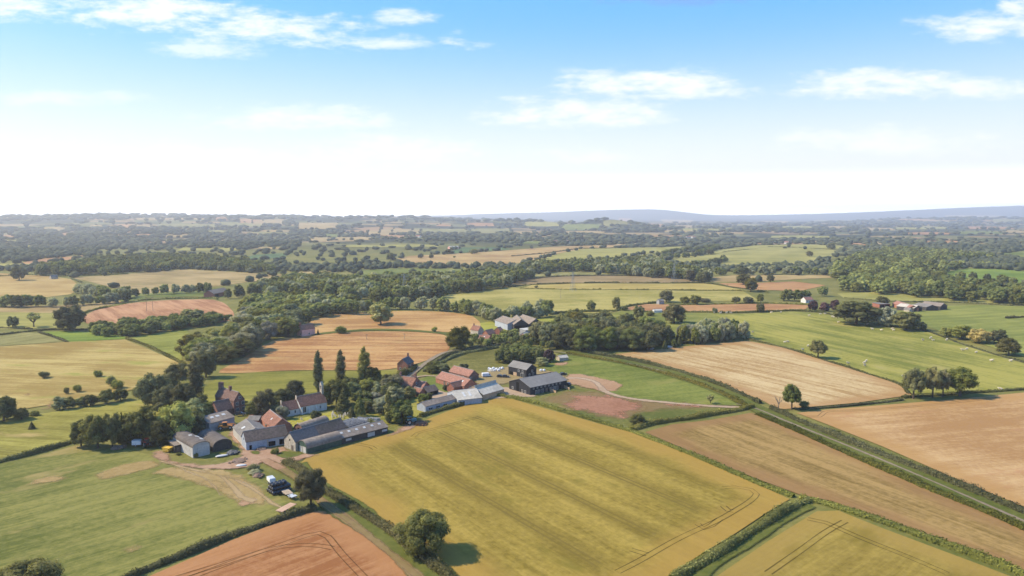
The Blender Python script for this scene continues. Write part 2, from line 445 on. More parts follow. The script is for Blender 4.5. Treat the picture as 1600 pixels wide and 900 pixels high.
def far_land():
    mats = {'t': m_tan, 'o': m_org, 'g': m_grn, 'v': m_olv, 'y': m_yel}; keys = list(mats)
    Vs, Ts, es, mi = [], [], [], []; n = 0
    for (cx, cy, w, h, k) in far:
        sk = rnd.uniform(-.25, .25) * w
        px = [(cx - w / 2 + sk * .3, cy + h / 2), (cx - w / 2 - sk * .3 + 2, cy - h / 2 + rnd.uniform(-.5, .5)), (cx + rnd.uniform(-.2, .2) * w, cy - h / 2 + rnd.uniform(-.8, .3)), (cx + w / 2 - sk * .3, cy - h / 2 + rnd.uniform(0, 1)), (cx + w / 2 + sk * .3, cy + h / 2)]
        V, T, e, P = sheet_data(px, .6, 0, 45)
        FIELD_XY.append(P); Vs.append(V); Ts.append(T + n); es.append(e); mi += [keys.index(k)] * len(T); n += len(V)
    o = link('far_field', amesh('far_field', np.concatenate(Vs), tris=np.concatenate(Ts), mats=[mats[k] for k in keys], attrs={'edge': np.concatenate(es)}, smooth=True, mi=mi))
    tag(o, 'small tan, green and orange fields on the far slopes below the skyline', 'field', kind='structure')
far_land()
S = lambda n, px, m, l, **k: sheet(n, px, m, l, **k)
S('stubble_field', [(28,412),(60,405),(135,399),(136,405),(60,413)], m_org, 'orange field on the far left below the dark tree belts')
S('stubble_field', [(-200,413),(28,412),(60,413),(130,408),(60,417),(0,421),(-200,424)], m_yel, 'pale strip at far left under the orange field')
S('stubble_field', [(-250,428),(0,427),(60,430),(110,436),(128,449),(110,460),(60,466),(0,471),(-250,478)], FM('ochre_stubble', ph((196,160,92)), ph((222,192,124)), .2, st=.8), 'ochre field around the lone round tree at far left')
S('stubble_field', [(108,434),(180,430),(250,424),(295,421),(345,424),(400,427),(430,430),(400,439),(300,453),(215,460),(170,448),(140,440)], FM('domed_tan', ph((170,148,92)), ph((206,178,122)), -.3, st=1.0, c3=ph((164,156,88))), 'wide domed tan field below the left woodland', round_=1)
S('grass_field', [(180,466),(215,459),(300,455),(345,458),(352,466),(310,463),(240,465),(190,472)], m_grn, 'narrow green strip behind the ploughed dome')
S('ploughed_field', [(128,496),(150,484),(200,474),(260,469),(330,467.5),(352,474),(367,490),(362,502),(300,508),(250,508),(160,510),(132,505)], FM('pink_plough', ph((198,142,100)), ph((222,170,124)), -.9, st=1.3, rows=14), 'pink orange domed field with fine lines left of the valley wood', round_=1)
S('stubble_field', [(-250,479),(0,478),(90,478),(150,474),(200,469),(150,484),(128,490),(0,488),(-250,490)], m_tan, 'pale tan strip left of the ploughed dome')
S('hay_field', [(-250,490),(0,488),(125,489),(110,512),(60,513),(0,515),(-250,518)], m_yel, 'yellow green field behind the sparse tree at left')
S('hay_field', [(-250,524),(0,520),(30,519),(60,521),(100,534),(0,541),(-250,546)], m_olv, 'olive paddock at left between low hedges')
S('grass_field', [(62,519),(110,517.5),(145,520),(200,526),(195,530),(135,533),(106,535)], m_brt, 'small bright green paddock at left')
S('grass_field', [(204,528),(240,521),(292,515),(300,530),(286,545),(284,562),(296,572),(288,572),(240,546)], FM('green_triangle', ph((138,152,62)), ph((172,182,88)), .5, st=.8), 'green triangular paddock beside the valley wood')
S('stubble_field', [(615,406),(640,400),(720,396),(800,391),(880,385),(1000,379.5),(1000,383),(905,390),(865,398),(812,412),(760,414),(700,414),(640,413)], FM('domed_gold', ph((190,150,96)), ph((218,186,124)), .3, st=1.2, c3=ph((178,172,96))), 'long golden field curving over the middle distance')
S('grass_field', [(862,399),(910,389),(1000,387),(1080,385),(1060,392),(1000,398),(940,404),(870,410),(815,413)], m_yel, 'yellow green field behind the dark tree belt')
S('grass_field', [(690,398),(720,387),(780,386),(800,390),(760,392)], m_dgr, 'blue green crop by the distant white roofed barn')
S('grass_field', [(1030,403),(1060,397),(1110,392),(1150,387),(1180,383.5),(1260,382),(1322,385),(1308,396),(1285,408),(1250,413),(1190,417),(1130,420),(1105,412),(1060,409)], FM('yellow_pasture', ph((164,160,84)), ph((198,186,108)), .2, st=.9, c3=ph((150,160,80))), 'broad yellow green hill field right of centre')
S('grass_field', [(555,424),(600,420),(690,420),(760,421),(740,428),(640,430),(560,430)], m_grn, 'green strip among the middle woods')
S('grass_field', [(365,406),(400,398),(458,395),(440,403),(380,407)], m_dgr, 'dark green field left of centre among trees')
S('grass_field', [(372,415),(400,410),(440,408),(420,417),(385,420)], m_grn, 'lower green field left of centre among trees')
S('stubble_field', [(395,440),(410,432),(470,425),(520,424),(470,432),(430,440)], m_tan, 'tan clearing left of the valley wood')
S('stubble_field', [(510,444),(545,438),(556,441),(520,448)], m_org, 'small tan clearing in the valley wood')
S('grass_field', [(518,449),(550,443),(575,450),(530,456)], m_grn, 'small green clearing in the valley wood')
S('hay_field', [(790,443),(812,434),(850,425),(900,420),(950,424),(1010,430),(1060,433),(940,430),(850,432),(810,438)], m_olv, 'pale green top strip of the terraced hill')
S('crop_field', [(782,449),(810,439),(850,433),(940,431),(1060,433),(1110,441),(1010,443),(900,442),(830,445)], m_brn, 'brown terrace strip between two dark hedges')
S('crop_field', [(815,451),(830,446),(900,443),(1010,444),(1104,443),(1160,453),(1080,453),(900,452)], FM('yellow_terrace', ph((196,172,92)), ph((214,192,112)), .1, st=.7), 'yellow terrace strip below the brown one')
S('hay_field', [(655,468),(700,461),(760,455),(800,449),(860,452),(1000,453),(1080,455),(1160,454),(1185,470),(1100,471),(1010,474),(970,481),(950,491),(880,488),(860,492),(800,494),(730,492),(690,480)], FM('rough_hay', ph((176,166,84)), ph((204,188,110)), .1, a=1.3, st=.6, fine=.8, c3=ph((150,160,76))), 'large yellow green meadow in the middle of the view', round_=0)
S('stubble_field', [(968,483),(1010,475.5),(1090,476),(1200,475),(1265,477),(1258,484),(1180,487),(1080,488),(1000,486)], m_org, 'narrow orange field right of centre with a hedge each side')
S('stubble_field', [(1108,434),(1160,429),(1200,430),(1290,430),(1305,434),(1240,437),(1190,440),(1110,441)], m_tan, 'tan strip below the river trees right of centre')
S('hay_field', [(1110,443),(1190,442),(1240,440),(1290,446),(1250,455),(1180,453)], m_org, 'pale orange strip behind the big hedgerow oaks')
S('hay_field', [(1308,459),(1380,456),(1440,464),(1540,470),(1600,473),(1750,480),(1750,478),(1600,479),(1500,473),(1400,472),(1320,467)], m_yel, 'yellow strip behind the red farm')
S('grass_field', [(1472,426),(1510,420),(1560,421),(1600,424),(1760,430),(1760,450),(1600,444),(1580,439),(1500,434)], m_brt, 'bright green field on the right inside the wood')
S('grass_field', [(1560,396),(1600,392),(1760,390),(1760,412),(1600,407),(1566,402)], m_grn, 'green slope at far right above the wood')
S('stubble_field', [(1545,447),(1600,443),(1760,446),(1760,468),(1600,463),(1570,458)], m_tan, 'tan field at right edge behind hedgerow trees')
S('grass_field', [(1395,487),(1480,478),(1540,477),(1600,479),(1800,482),(1800,565),(1600,558),(1540,540),(1480,522),(1440,507)], FM('right_pasture', ph((140,158,74)), ph((170,180,92)), .3, st=.9), 'green pasture on the right beyond the sheep')
S('stubble_field', [(1572,496),(1600,491),(1800,484),(1800,500),(1600,499)], m_tan, 'tan corner field at the right edge')
S('grass_field', [(955,492),(975,484),(1000,488),(1060,489),(1120,489),(1130,492),(1135,508),(1060,530),(1040,515),(960,500)], FM('paddock_green', ph((136,152,70)), ph((174,178,94)), .2, st=.7), 'small green paddock behind the dark wood')
S('stubble_field', [(1048,506),(1075,505),(1078,517),(1046,519)], m_org, 'small golden patch behind the dark wood')
S('pasture_field', [(1120,493),(1180,490),(1240,487),(1290,491),(1345,504),(1400,512),(1450,519),(1500,538),(1560,557),(1600,568),(1800,590),(1800,604),(1600,608),(1530,612),(1420,616),(1400,600),(1330,576),(1260,553),(1180,531),(1170,529),(1142,508)], FM('sheep_pasture', ph((142,156,68)), ph((182,184,92)), wang((1200,500),(1500,560)), a=1.1, st=1.1, fine=.7, c3=ph((190,178,104)), hw=9), 'sloping green pasture dotted with sheep')
S('grass_field', [(750,505),(790,500),(850,497),(880,500),(842,520),(776,516),(745,519)], FM('farm_paddock', ph((160,172,66)), ph((184,190,88)), .3, st=.5), 'bright green paddock by the grey sheds of the middle farm')

S('stubble_field', [(474,508),(490,497),(530,491),(590,487),(650,486),(700,488),(737,493),(752,505),(746,519),(720,521),(690,519),(640,515.5),(590,514.5),(540,516.5),(490,523),(462,524),(468,516)], FM('gold_upper', ph((200,150,92)), ph((224,182,118)), .1, st=.9, fine=.7), 'upper golden field with one broad lone tree', round_=1)
S('stubble_field', [(336,583),(380,560),(400,546),(430,531),(465,527),(520,521),(580,518),(640,518.5),(690,522),(706,531),(701,549),(680,559),(648,570),(600,579),(540,579),(450,579),(370,584)], FM('gold_lower', ph((192,136,86)), ph((222,176,114)), -.05, a=1.2, st=1.2, fine=.7, c3=ph((206,168,110))), 'lower golden field behind the poplars', round_=1)
S('meadow_field', [(318,606),(345,588),(400,582),(480,580),(560,580),(620,579),(640,572),(640,580),(600,592),(580,605),(540,616),(440,616),(385,644),(318,640)], FM('church_meadow', ph((138,146,62)), ph((172,172,80)), .2, st=.7), 'olive green meadow behind the church')
S('meadow_field', [(660,588),(700,562),(720,555),(740,547),(780,545),(800,548),(778,566),(850,570),(840,575),(790,578),(720,590)], FM('rough_fallow', ph((120,124,58)), ph((160,152,84)), .3, a=1.3, st=.6, fine=.9, c3=ph((172,150,92))), 'rough olive fallow beyond the brick barns')
S('grass_field', [(645,604),(668,588),(700,585),(708,592),(690,600),(700,612),(690,625),(640,625)], FM('garden_lawn', ph((110,136,58)), ph((150,164,80)), .3, st=.3), 'green lawn in front of the long brick barn')
S('grass_field', [(610,640),(655,622),(700,622),(716,630),(660,645),(640,660),(560,668),(520,650),(560,640)], FM('orchard_lawn', ph((140,150,62)), ph((180,180,86)), .3, st=.4), 'yellowish lawn behind the farmyard trees')
S('grass_field', [(443,658),(480,652),(520,644),(540,650),(560,656),(540,664),(470,672),(450,668)], FM('churchyard_grass', ph((168,166,60)), ph((206,198,96)), .3, a=.8, st=.3, fine=1.0, c3=ph((176,150,92))), 'dry yellow churchyard grass')
S('pasture_field', [(838,572),(880,557),(900,555),(955,566),(1010,577),(1072,595),(1130,619),(1160,634),(1100,633),(1020,628),(955,619),(935,606),(890,590)], FM('green_paddock', ph((116,136,56)), ph((150,164,80)), .4, st=.6, fine=.8, c3=ph((166,160,84))), 'fresh green paddock right of the black barn')
S('grass_field', [(800,620),(835,614),(886,606),(940,612),(1000,625),(1080,633),(1166,637),(1140,645),(1060,654),(1000,664),(985,671),(940,660),(880,643)], FM('disturbed_grass', ph((112,128,58)), ph((150,152,84)), .2, a=1.2, st=.5, fine=.9, c3=ph((184,150,104))), 'patchy green ground below the gravel drive')
S('pasture_field', [(-250,549),(0,542),(100,535),(195,531),(232,546),(288,571),(292,586),(255,600),(180,615),(100,630),(60,636),(0,646),(-250,665)], FM('left_hay', ph((190,160,88)), ph((212,188,116)), -.15, a=1.4, st=1.0, c3=ph((180,174,84))), 'big tan and yellow pasture on the left with scattered bushes')
S('pasture_field', [(-250,615),(0,602),(120,585),(200,571),(262,563),(288,573),(290,588),(255,600),(180,614),(100,629),(60,635),(0,644),(-250,662)], FM('left_olive', ph((162,158,70)), ph((190,180,92)), -.2, a=1.2, st=.9), 'yellow green lower half of the bushy pasture')
S('pasture_field', [(-250,690),(0,660),(60,648),(150,634),(240,624),(300,640),(300,665),(110,692),(60,706),(0,720),(-250,755)], FM('bank_grass', ph((150,150,66)), ph((186,176,88)), -.2, a=1.2, st=.9, c3=ph((204,178,112))), 'sloping olive grass field left of the farm trees')
S('grass_field', [(-300,790),(0,726),(60,713),(118,697),(200,703),(235,712),(262,727),(330,737),(395,742),(420,760),(440,780),(470,799),(440,812),(380,833),(300,863),(210,896),(150,925),(-300,1100)], FM('green_field', ph((118,133,62)), ph((158,162,88)), wang((100,800),(400,720)), a=.9, st=.75, fine=.7, c3=ph((186,166,104)), sper=.12), 'wide green grass field at the lower left')
S('stubble_field', [(225,905),(300,873),(360,846),(420,823),(470,806),(498,799),(520,801),(545,819),(580,846),(620,876),(655,905),(690,960),(120,960)], FM('orange_wheat', ph((186,124,76)), ph((206,152,104)), A_ORNG, head=ph((214,156,104)), hw=7, a=1.0, st=1.0, fine=.7), 'orange ripe wheat field at the bottom left')
S('crop_field', [(470,724),(482,714),(560,693),(640,668),(665,657),(700,643),(740,630),(772,622),(800,624),(830,633),(880,647),(940,664),(985,676),(1010,686),(1060,704),(1120,730),(1180,756),(1234,781),(1198,802),(1150,834),(1100,864),(1050,897),(1000,935),(740,950),(715,925),(672,874),(640,847),(600,820),(560,792),(520,764),(490,740)],
  FM('golden_barley', ph((160,138,58)), ph((194,168,82)), A_GOLD, head=ph((206,166,84)), hw=11, tram=24, td=.9, a=.6, st=.62, fine=.8, c3=ph((150,134,56))), 'large golden green barley field with tramlines in the centre')
S('stubble_field', [(1008,676),(1050,664),(1110,657),(1172,646),(1198,650),(1250,677),(1330,710),(1420,750),(1520,792),(1600,827),(1760,900),(1760,970),(1600,895),(1520,868),(1420,830),(1300,784),(1250,774),(1180,748),(1100,716),(1050,694)], FM('brown_stubble', ph((156,128,70)), ph((192,158,98)), A_RT, head=ph((182,140,92)), hw=8, a=.7, st=.9, fine=.8, sper=.16), 'long brown stubble field beside the hedged lane')
S('stubble_field', [(955,555),(1010,548.5),(1080,541),(1168,533),(1220,543),(1290,563),(1360,586),(1408,601),(1424,618),(1340,630),(1250,638),(1215,641),(1196,629),(1130,602),(1060,577),(1000,564)], FM('streaky_stubble', ph((206,166,108)), ph((232,204,150)), wang((1020,555),(1300,620)), head=ph((206,160,104)), hw=9, a=.8, st=1.0, fine=.7, sper=.14), 'pale streaky stubble field beyond the lane')
S('crop_field', [(1245,646),(1300,640),(1400,632),(1500,624),(1600,614),(1800,594),(1800,865),(1600,793),(1480,743),(1380,699),(1290,663)], FM('orange_barley', ph((208,160,104)), ph((230,192,136)), wang((1300,660),(1560,640)), head=ph((214,166,102)), hw=10, a=1.0, st=.55, fine=.6, c3=ph((210,158,112))), 'orange gold crop field at the right edge')
S('crop_field', [(1070,935),(1130,895),(1200,847),(1276,800),(1310,799),(1380,827),(1460,857),(1540,887),(1600,910),(1800,990),(1700,1060),(1000,1060)], FM('corner_barley', ph((154,132,58)), ph((190,164,82)), wang((1190,890),(1320,815)), head=ph((196,164,86)), hw=8, a=.6, st=.45, fine=.6, c3=ph((150,130,54))), 'golden crop field in the bottom right corner')

# ---- wheel tracks in the crops
def tram(px, c, label, w=.52, gap=1.9):
    L = line_xy(px, 3)
    for s in (-gap / 2, gap / 2): strip('tramline_path', None, w, c, label, xy=L, shift=s, step=3, cat='wheel track')
m_tr = SOFT('tramline_soil', ph((112,92,40)), ph((128,108,52)), .15, .2, .3, .6)
m_tr2 = SOFT('tramline_soil_orange', ph((120,84,44)), ph((138,100,58)), .15, .2, .3, .6)
tram([(965,895),(1000,877),(1060,843),(1120,815),(1150,798),(1172,784),(1182,773),(1174,766),(1150,762),(1130,763)], m_tr, 'curved wheel track round the near corner of the golden crop')
tram([(1090,820),(1100,827),(1112,822),(1125,812)], m_tr, 'short wheel track loop joining the headland track')
tram([(1130,792),(1138,799),(1146,800)], m_tr, 'tiny wheel track turn at the headland')
tram([(985,860),(1005,866),(1012,868)], m_tr, 'hooked wheel track near the bottom of the golden crop')
tram([(490,706),(540,694),(580,699),(586,703)], m_tr, 'wheel track at the farmyard end of the golden crop')
tram([(645,684),(652,678),(690,668),(750,652)], m_tr, 'wheel track along the top headland of the golden crop')
tram([(270,915),(330,892),(395,868),(440,852),(480,838),(498,834),(512,840),(535,868),(570,905)], m_tr2, 'looping wheel track in the orange wheat')
tram([(250,912),(340,885),(420,860),(470,853),(505,855),(520,858)], m_tr2, 'lower wheel track in the orange wheat')
tram([(1200,897),(1250,862),(1290,833),(1320,816)], m_tr, 'wheel track across the corner crop field')
tram([(1262,812),(1290,818),(1340,840),(1420,872),(1480,898)], m_tr, 'long wheel track along the corner crop field')
tram([(1262,652),(1280,652),(1287,646),(1300,643),(1340,642),(1450,634),(1560,622)], m_tr2, 'wheel track along the top of the orange gold crop')

# ---- bare and worn ground
m_red = SOFT('red_soil', ph((174,120,90)), ph((218,164,132)), 5.0, 16.0, .22, .85)
m_worn = SOFT('worn_grass', ph((186,156,98)), ph((218,188,130)), 2.6, 7.5, .12, .85)
m_worn2 = SOFT('worn_pink_earth', ph((194,150,110)), ph((218,178,140)), 2.0, 9.0, .16, .9)
m_yard = SOFT('yard_earth', ph((182,140,108)), ph((214,178,146)), 2.2, 5.0, .22, 1.0)
m_grav = SOFT('pale_gravel', ph((192,162,130)), ph((216,190,160)), 1.4, 3.6, .18, 1.0)
m_track = SOFT('earth_track', ph((172,130,96)), ph((202,164,128)), .9, 1.7, .3, .95)
m_lane = SOFT('lane_tarmac', ph((150,134,108)), ph((178,160,134)), .3, .5, .3, 1.0)
m_pale = SOFT('pale_track', ph((200,168,118)), ph((220,192,146)), 1.2, 2.4, .1, .85)
m_verge2 = SOFT('track_middle', ph((150,132,78)), ph((178,150,104)), 1.0, 2.0, .2, .9)
m_verge = SOFT('verge_grass', ph((92,110,46)), ph((132,140,70)), 1.0, 2.0, .2, 1.0)
E = lambda n, px, m, l: sheet(n, px, m, l, round_=1, field=False, cat='bare ground', step=1.8)
E('red_soil_land', [(62,640),(70,629),(82,626),(95,634),(88,643),(72,644)], m_red, 'red soil scar in the hedge gap on the left')
E('red_soil_land', [(28,619),(44,614),(49,607),(52,612),(50,620),(34,623)], m_red, 'thin red soil scar in the bushy pasture')
E('worn_land', [(822,622),(870,612),(930,608),(975,618),(1100,631),(1166,635),(1120,642),(1020,647),(990,660),(930,655),(890,642),(850,634)], SOFT('tan_disturbed', ph((172,138,92)), ph((204,168,124)), 8.0, 22.0, .09, .55), 'tan disturbed ground below the gravel drive')
E('red_soil_land', [(868,632),(890,626),(884,619),(905,616),(935,619),(950,614),(972,622),(1000,627),(1012,636),(1004,644),(984,646),(990,654),(968,659),(948,652),(930,655),(915,645),(890,644),(880,638)], m_red, 'large red soil patch below the gravel drive')
E('red_soil_land', [(925,598),(950,592),(975,602),(965,612),(945,610)], m_red, 'red soil patch on the bend of the gravel drive')
E('red_soil_land', [(1030,632),(1060,628),(1110,634),(1100,640),(1050,638)], m_red, 'faint red soil strip along the gravel drive')
E('worn_land', [(880,585),(905,584),(935,590),(978,600),(968,614),(938,613),(905,606),(884,600)], m_worn2, 'sandy disturbed ground at the bend of the gravel drive')
E('red_soil_land', [(862,569),(885,565),(893,570),(870,574)], m_worn2, 'faint bare patch in the green paddock')
E('worn_land', [(225,742),(260,728),(330,735),(390,745),(425,770),(420,795),(370,790),(330,765),(270,750)], m_worn, 'worn dry grass by the yard entrance')
E('worn_land', [(130,745),(200,722),(250,718),(260,728),(210,742),(160,755)], m_worn, 'faint dry streak across the green field')
E('worn_land', [(300,752),(335,748),(372,762),(395,782),(372,790),(335,775)], m_worn, 'pale worn streak in the corner of the green field')
E('worn_land', [(40,752),(85,742),(120,746),(80,758),(40,762)], m_worn, 'small dry patch on the green field')
E('worn_land', [(180,860),(215,850),(235,858),(200,868)], m_worn, 'faint dry patch low in the green field')
E('bare_land', [(362,790),(385,778),(408,776),(402,788),(378,797)], m_worn2, 'bare pink earth patch near the bale stack')
E('rough_land', [(735,588),(765,577),(800,572),(850,578),(890,586),(885,600),(850,596),(800,600),(765,606),(740,604)], SOFT('builders_ground', ph((172,150,102)), ph((200,176,128)), 3.0, 8.0, .15, .9), 'rough building ground around the grey roofed house')
E('yard_land', [(230,716),(240,704),(262,704),(275,722),(330,727),(368,718),(374,706),(360,690),(350,682),(372,662),(385,650),(410,640),(436,652),(420,668),(400,676),(380,690),(402,704),(450,697),(452,704),(500,712),(545,700),(607,680),(628,664),(660,655),(662,663),(640,675),(560,697),(490,716),(468,722),(452,724),(440,732),(415,724),(400,733),(330,737),(270,731)], m_yard, 'pink earth farmyard winding between the barns')
E('yard_land', [(740,612),(760,626),(800,622),(845,622),(828,614),(790,604)], m_grav, 'gravel apron beside the black barn')
E('yard_land', [(668,610),(690,610),(715,620),(700,632),(676,626),(660,620)], m_grav, 'gravel yard in front of the brick house garage')
def road(n, px, w, m, l, step=3): return strip(n, px, w, m, l, step=step, cat='track')
strip('verge_land', [(455,728),(500,765),(550,802),(600,838),(650,876),(690,915)], 11, m_verge, 'grass verge beside the golden crop', cat='verge')
strip('verge_land', [(1265,790),(1225,812),(1180,842),(1130,875),(1090,905)], 4.5, m_verge, 'grass margin along the corner hedge', cat='verge')
strip('verge_land', [(485,524),(540,518),(590,515.5),(640,517),(690,521),(722,523)], 8, m_verge, 'grass strip between the two golden fields', cat='verge')
strip('verge_land', [(880,550),(950,562),(1010,574),(1080,594),(1140,617),(1185,640),(1270,674),(1360,712),(1450,749),(1540,787),(1640,832)], 13, m_verge, 'green banks of the hedged lane', cat='verge')
road('earth_path', [(418,722),(445,736),(478,760),(505,786),(545,815),(590,850),(635,888),(665,915)], 4.2, m_verge2, 'grassy middle of the track beside the golden crop')
for s_ in (-.95, .95): strip('earth_path', None, 1.0, m_track, 'red earth wheel rut running down beside the golden crop', xy=line_xy([(418,722),(445,736),(478,760),(505,786),(545,815),(590,850),(635,888),(665,915)], 3), shift=s_, cat='track')
road('earth_path', [(412,719),(425,726),(440,734)], 4, m_track, 'red earth mouth of the track running down beside the golden crop')
road('earth_path', [(330,740),(372,752),(405,772),(425,788),(440,795)], 2.6, m_pale, 'faint curved wheel track into the green field')
road('earth_path', [(268,724),(292,738),(318,748),(335,762),(345,776)], 2.2, m_pale, 'short pale wheel track fading out in the green field')
road('earth_path', [(320,734),(345,745),(362,760),(378,778),(398,785)], 3.4, m_pale, 'broad pale wheel track to the bare earth patch')
road('earth_path', [(250,722),(300,735),(350,745),(390,762)], 2.6, m_pale, 'second faint wheel track by the yard entrance')
E('verge_land', [(428,713),(440,706),(458,705.5),(480,709.5),(466,715),(442,719)], m_verge, 'grass island in the yard in front of the half slated barn')
E('verge_land', [(388,707),(400,705),(411,707),(405,712),(392,712)], m_verge, 'worn grass island in front of the long brown barn')
E('worn_land', [(300,738),(345,732),(385,742),(400,752),(350,752)], m_worn, 'bleached grass beside the yard track')
road('gravel_road', [(884,592),(905,592),(928,597),(938,606),(950,615),(985,624),(1040,630),(1100,635),(1156,638)], 5.2, m_grav, 'pale gravel drive curving to the black barn')
road('lane_road', [(1150,632),(1185,641),(1230,660),(1300,688),(1380,721),(1460,755),(1540,790),(1640,834)], 1.7, m_lane, 'narrow lane between hedges on the right')
road('lane_road', [(865,550),(900,554),(960,565),(1020,577),(1080,595),(1120,611),(1150,626),(1185,641)], 2.0, m_lane, 'upper part of the hedged lane')
road('lane_road', [(600,612),(618,600),(640,588),(655,576),(668,566),(692,552.5),(720,546)], 3.2, m_lane, 'grey lane past the small brick cottage')
road('gravel_road', [(640,592),(668,588),(700,592)], 3.5, m_grav, 'gravel spur beside the lawn')
# ------------------------------------------------------------------ trees
LEAVES = {
 'oak': LEAF('oak_leaf', (0.074, 0.080, 0.024), (0.245, 0.234, 0.069), .5),
 'broad': LEAF('broad_leaf', (0.088, 0.102, 0.035), (0.278, 0.281, 0.097), .5, hue=.06),
 'light': LEAF('light_leaf', (0.154, 0.170, 0.053), (0.366, 0.366, 0.125), .35),
 'willow': LEAF('willow_leaf', (0.168, 0.175, 0.102), (0.410, 0.398, 0.234), .4),
 'yellow': LEAF('yellow_leaf', (0.244, 0.220, 0.043), (0.488, 0.415, 0.098), .4),
 'dark': LEAF('dark_leaf', (0.060, 0.067, 0.026), (0.201, 0.202, 0.075), .4),
 'purple': LEAF('purple_leaf', (0.049, 0.027, 0.029), (0.116, 0.063, 0.061), .2),
 'hedge': LEAF('hedge_leaf', (0.074, 0.080, 0.026), (0.253, 0.240, 0.075), .4),
}
m_bark = PM('bark', (.10, .075, .055), .3, 2.5, .95, .05)
m_dead = PM('dead_wood', (.22, .18, .14), .3, 2.5, .95, .05)

def rdir(n):
    v = RS.normal(size=(n, 3)); return v / np.linalg.norm(v, axis=1)[:, None]
def ico(sub):
    bm = bmesh.new(); bmesh.ops.create_icosphere(bm, subdivisions=sub, radius=1)
    V = np.array([v.co[:] for v in bm.verts]); T = np.array([[v.index for v in f.verts] for f in bm.faces]); bm.free(); return V, T
ICO1, ICO2 = ico(1), ico(2)
def leafquads(P, Nn, size, droop=0):
    n = len(P)
    a = np.cross(Nn, rdir(n)); a /= np.linalg.norm(a, axis=1)[:, None] + 1e-9
    if droop:
        d = np.array([0, 0, -1.0]) + RS.normal(size=(n, 3)) * .35; d -= Nn * (d * Nn).sum(1)[:, None]
        d /= np.linalg.norm(d, axis=1)[:, None] + 1e-9; a = d
    b = np.cross(Nn, a)
    s = size * RS.uniform(.55, 1.45, n)[:, None]; k = (1 + droop)
    a = a * s * k * .5; b = b * s / k * RS.uniform(.6, 1.0, n)[:, None] * .5
    j = RS.normal(size=(n, 4, 3)) * (size * .10)
    return np.stack([P - a - b * .6, P + a * .2 - b, P + a + b * .5, P - a * .3 + b], 1) + j

def lobes_for(kind, W, H):
    L = []
    if kind in ('poplar',):
        for i in range(46):
            t = min(1, max(0, i / 45 + rnd.gauss(0, .03))); z = H * (.08 + .88 * t); r = W * .5 * min(1, .6 + 1.8 * t) * (1 - t ** 6) ** .8
            a = i * 2.4; L.append((math.cos(a) * r * rnd.uniform(.2, .6), math.sin(a) * r * rnd.uniform(.2, .6), z, max(.4, r * rnd.uniform(.42, .74)), H * rnd.uniform(.05, .10)))
        L = [l for l in L if rnd.random() > .12]
    elif kind in ('conifer', 'yew'):
        base = .06
        for i in range(26):
            t = i / 25; z = H * (base + .90 * t); r = W * .5 * ((1 - t) ** (.8 if kind == 'conifer' else .55)) * .95 + .25
            a = i * 2.4; L.append((math.cos(a) * r * .5, math.sin(a) * r * .5, z, max(.4, r * .62), max(.35, r * .45)))
    elif kind == 'bush':
        for i in range(9):
            a = i * 2.4; r = W * .5 * rnd.uniform(.15, .62); L.append((math.cos(a) * r, math.sin(a) * r, H * rnd.uniform(.30, .62), W * rnd.uniform(.20, .30), H * rnd.uniform(.24, .34)))
    elif kind == 'sparse':
        for i in range(13):
            a = i * 2.4; t = rnd.uniform(.2, 1); L.append((math.cos(a) * W * .40 * t, math.sin(a) * W * .40 * t, H * rnd.uniform(.45, .92), W * rnd.uniform(.08, .15), H * rnd.uniform(.05, .10)))
    else:
        n = 22 if kind != 'umbrella' else 20
        for i in range(n):
            a = i * 2.399 + rnd.uniform(-.4, .4); t = (i + .5) / n
            el = math.asin(max(-1, min(1, -0.72 + 1.68 * t))); q = rnd.uniform(.58, .86)
            rx = W * .5 * math.cos(el) * q; z = H * ((.51 if kind != 'tall' else .63) + (.44 if kind != 'tall' else .36) * math.sin(el) * q / .78)
            L.append((math.cos(a) * rx, math.sin(a) * rx, z, W * rnd.uniform(.12, .215), H * rnd.uniform(.095, .165)))
        L.append((0, 0, H * .6, W * .26, H * .22))
    return L
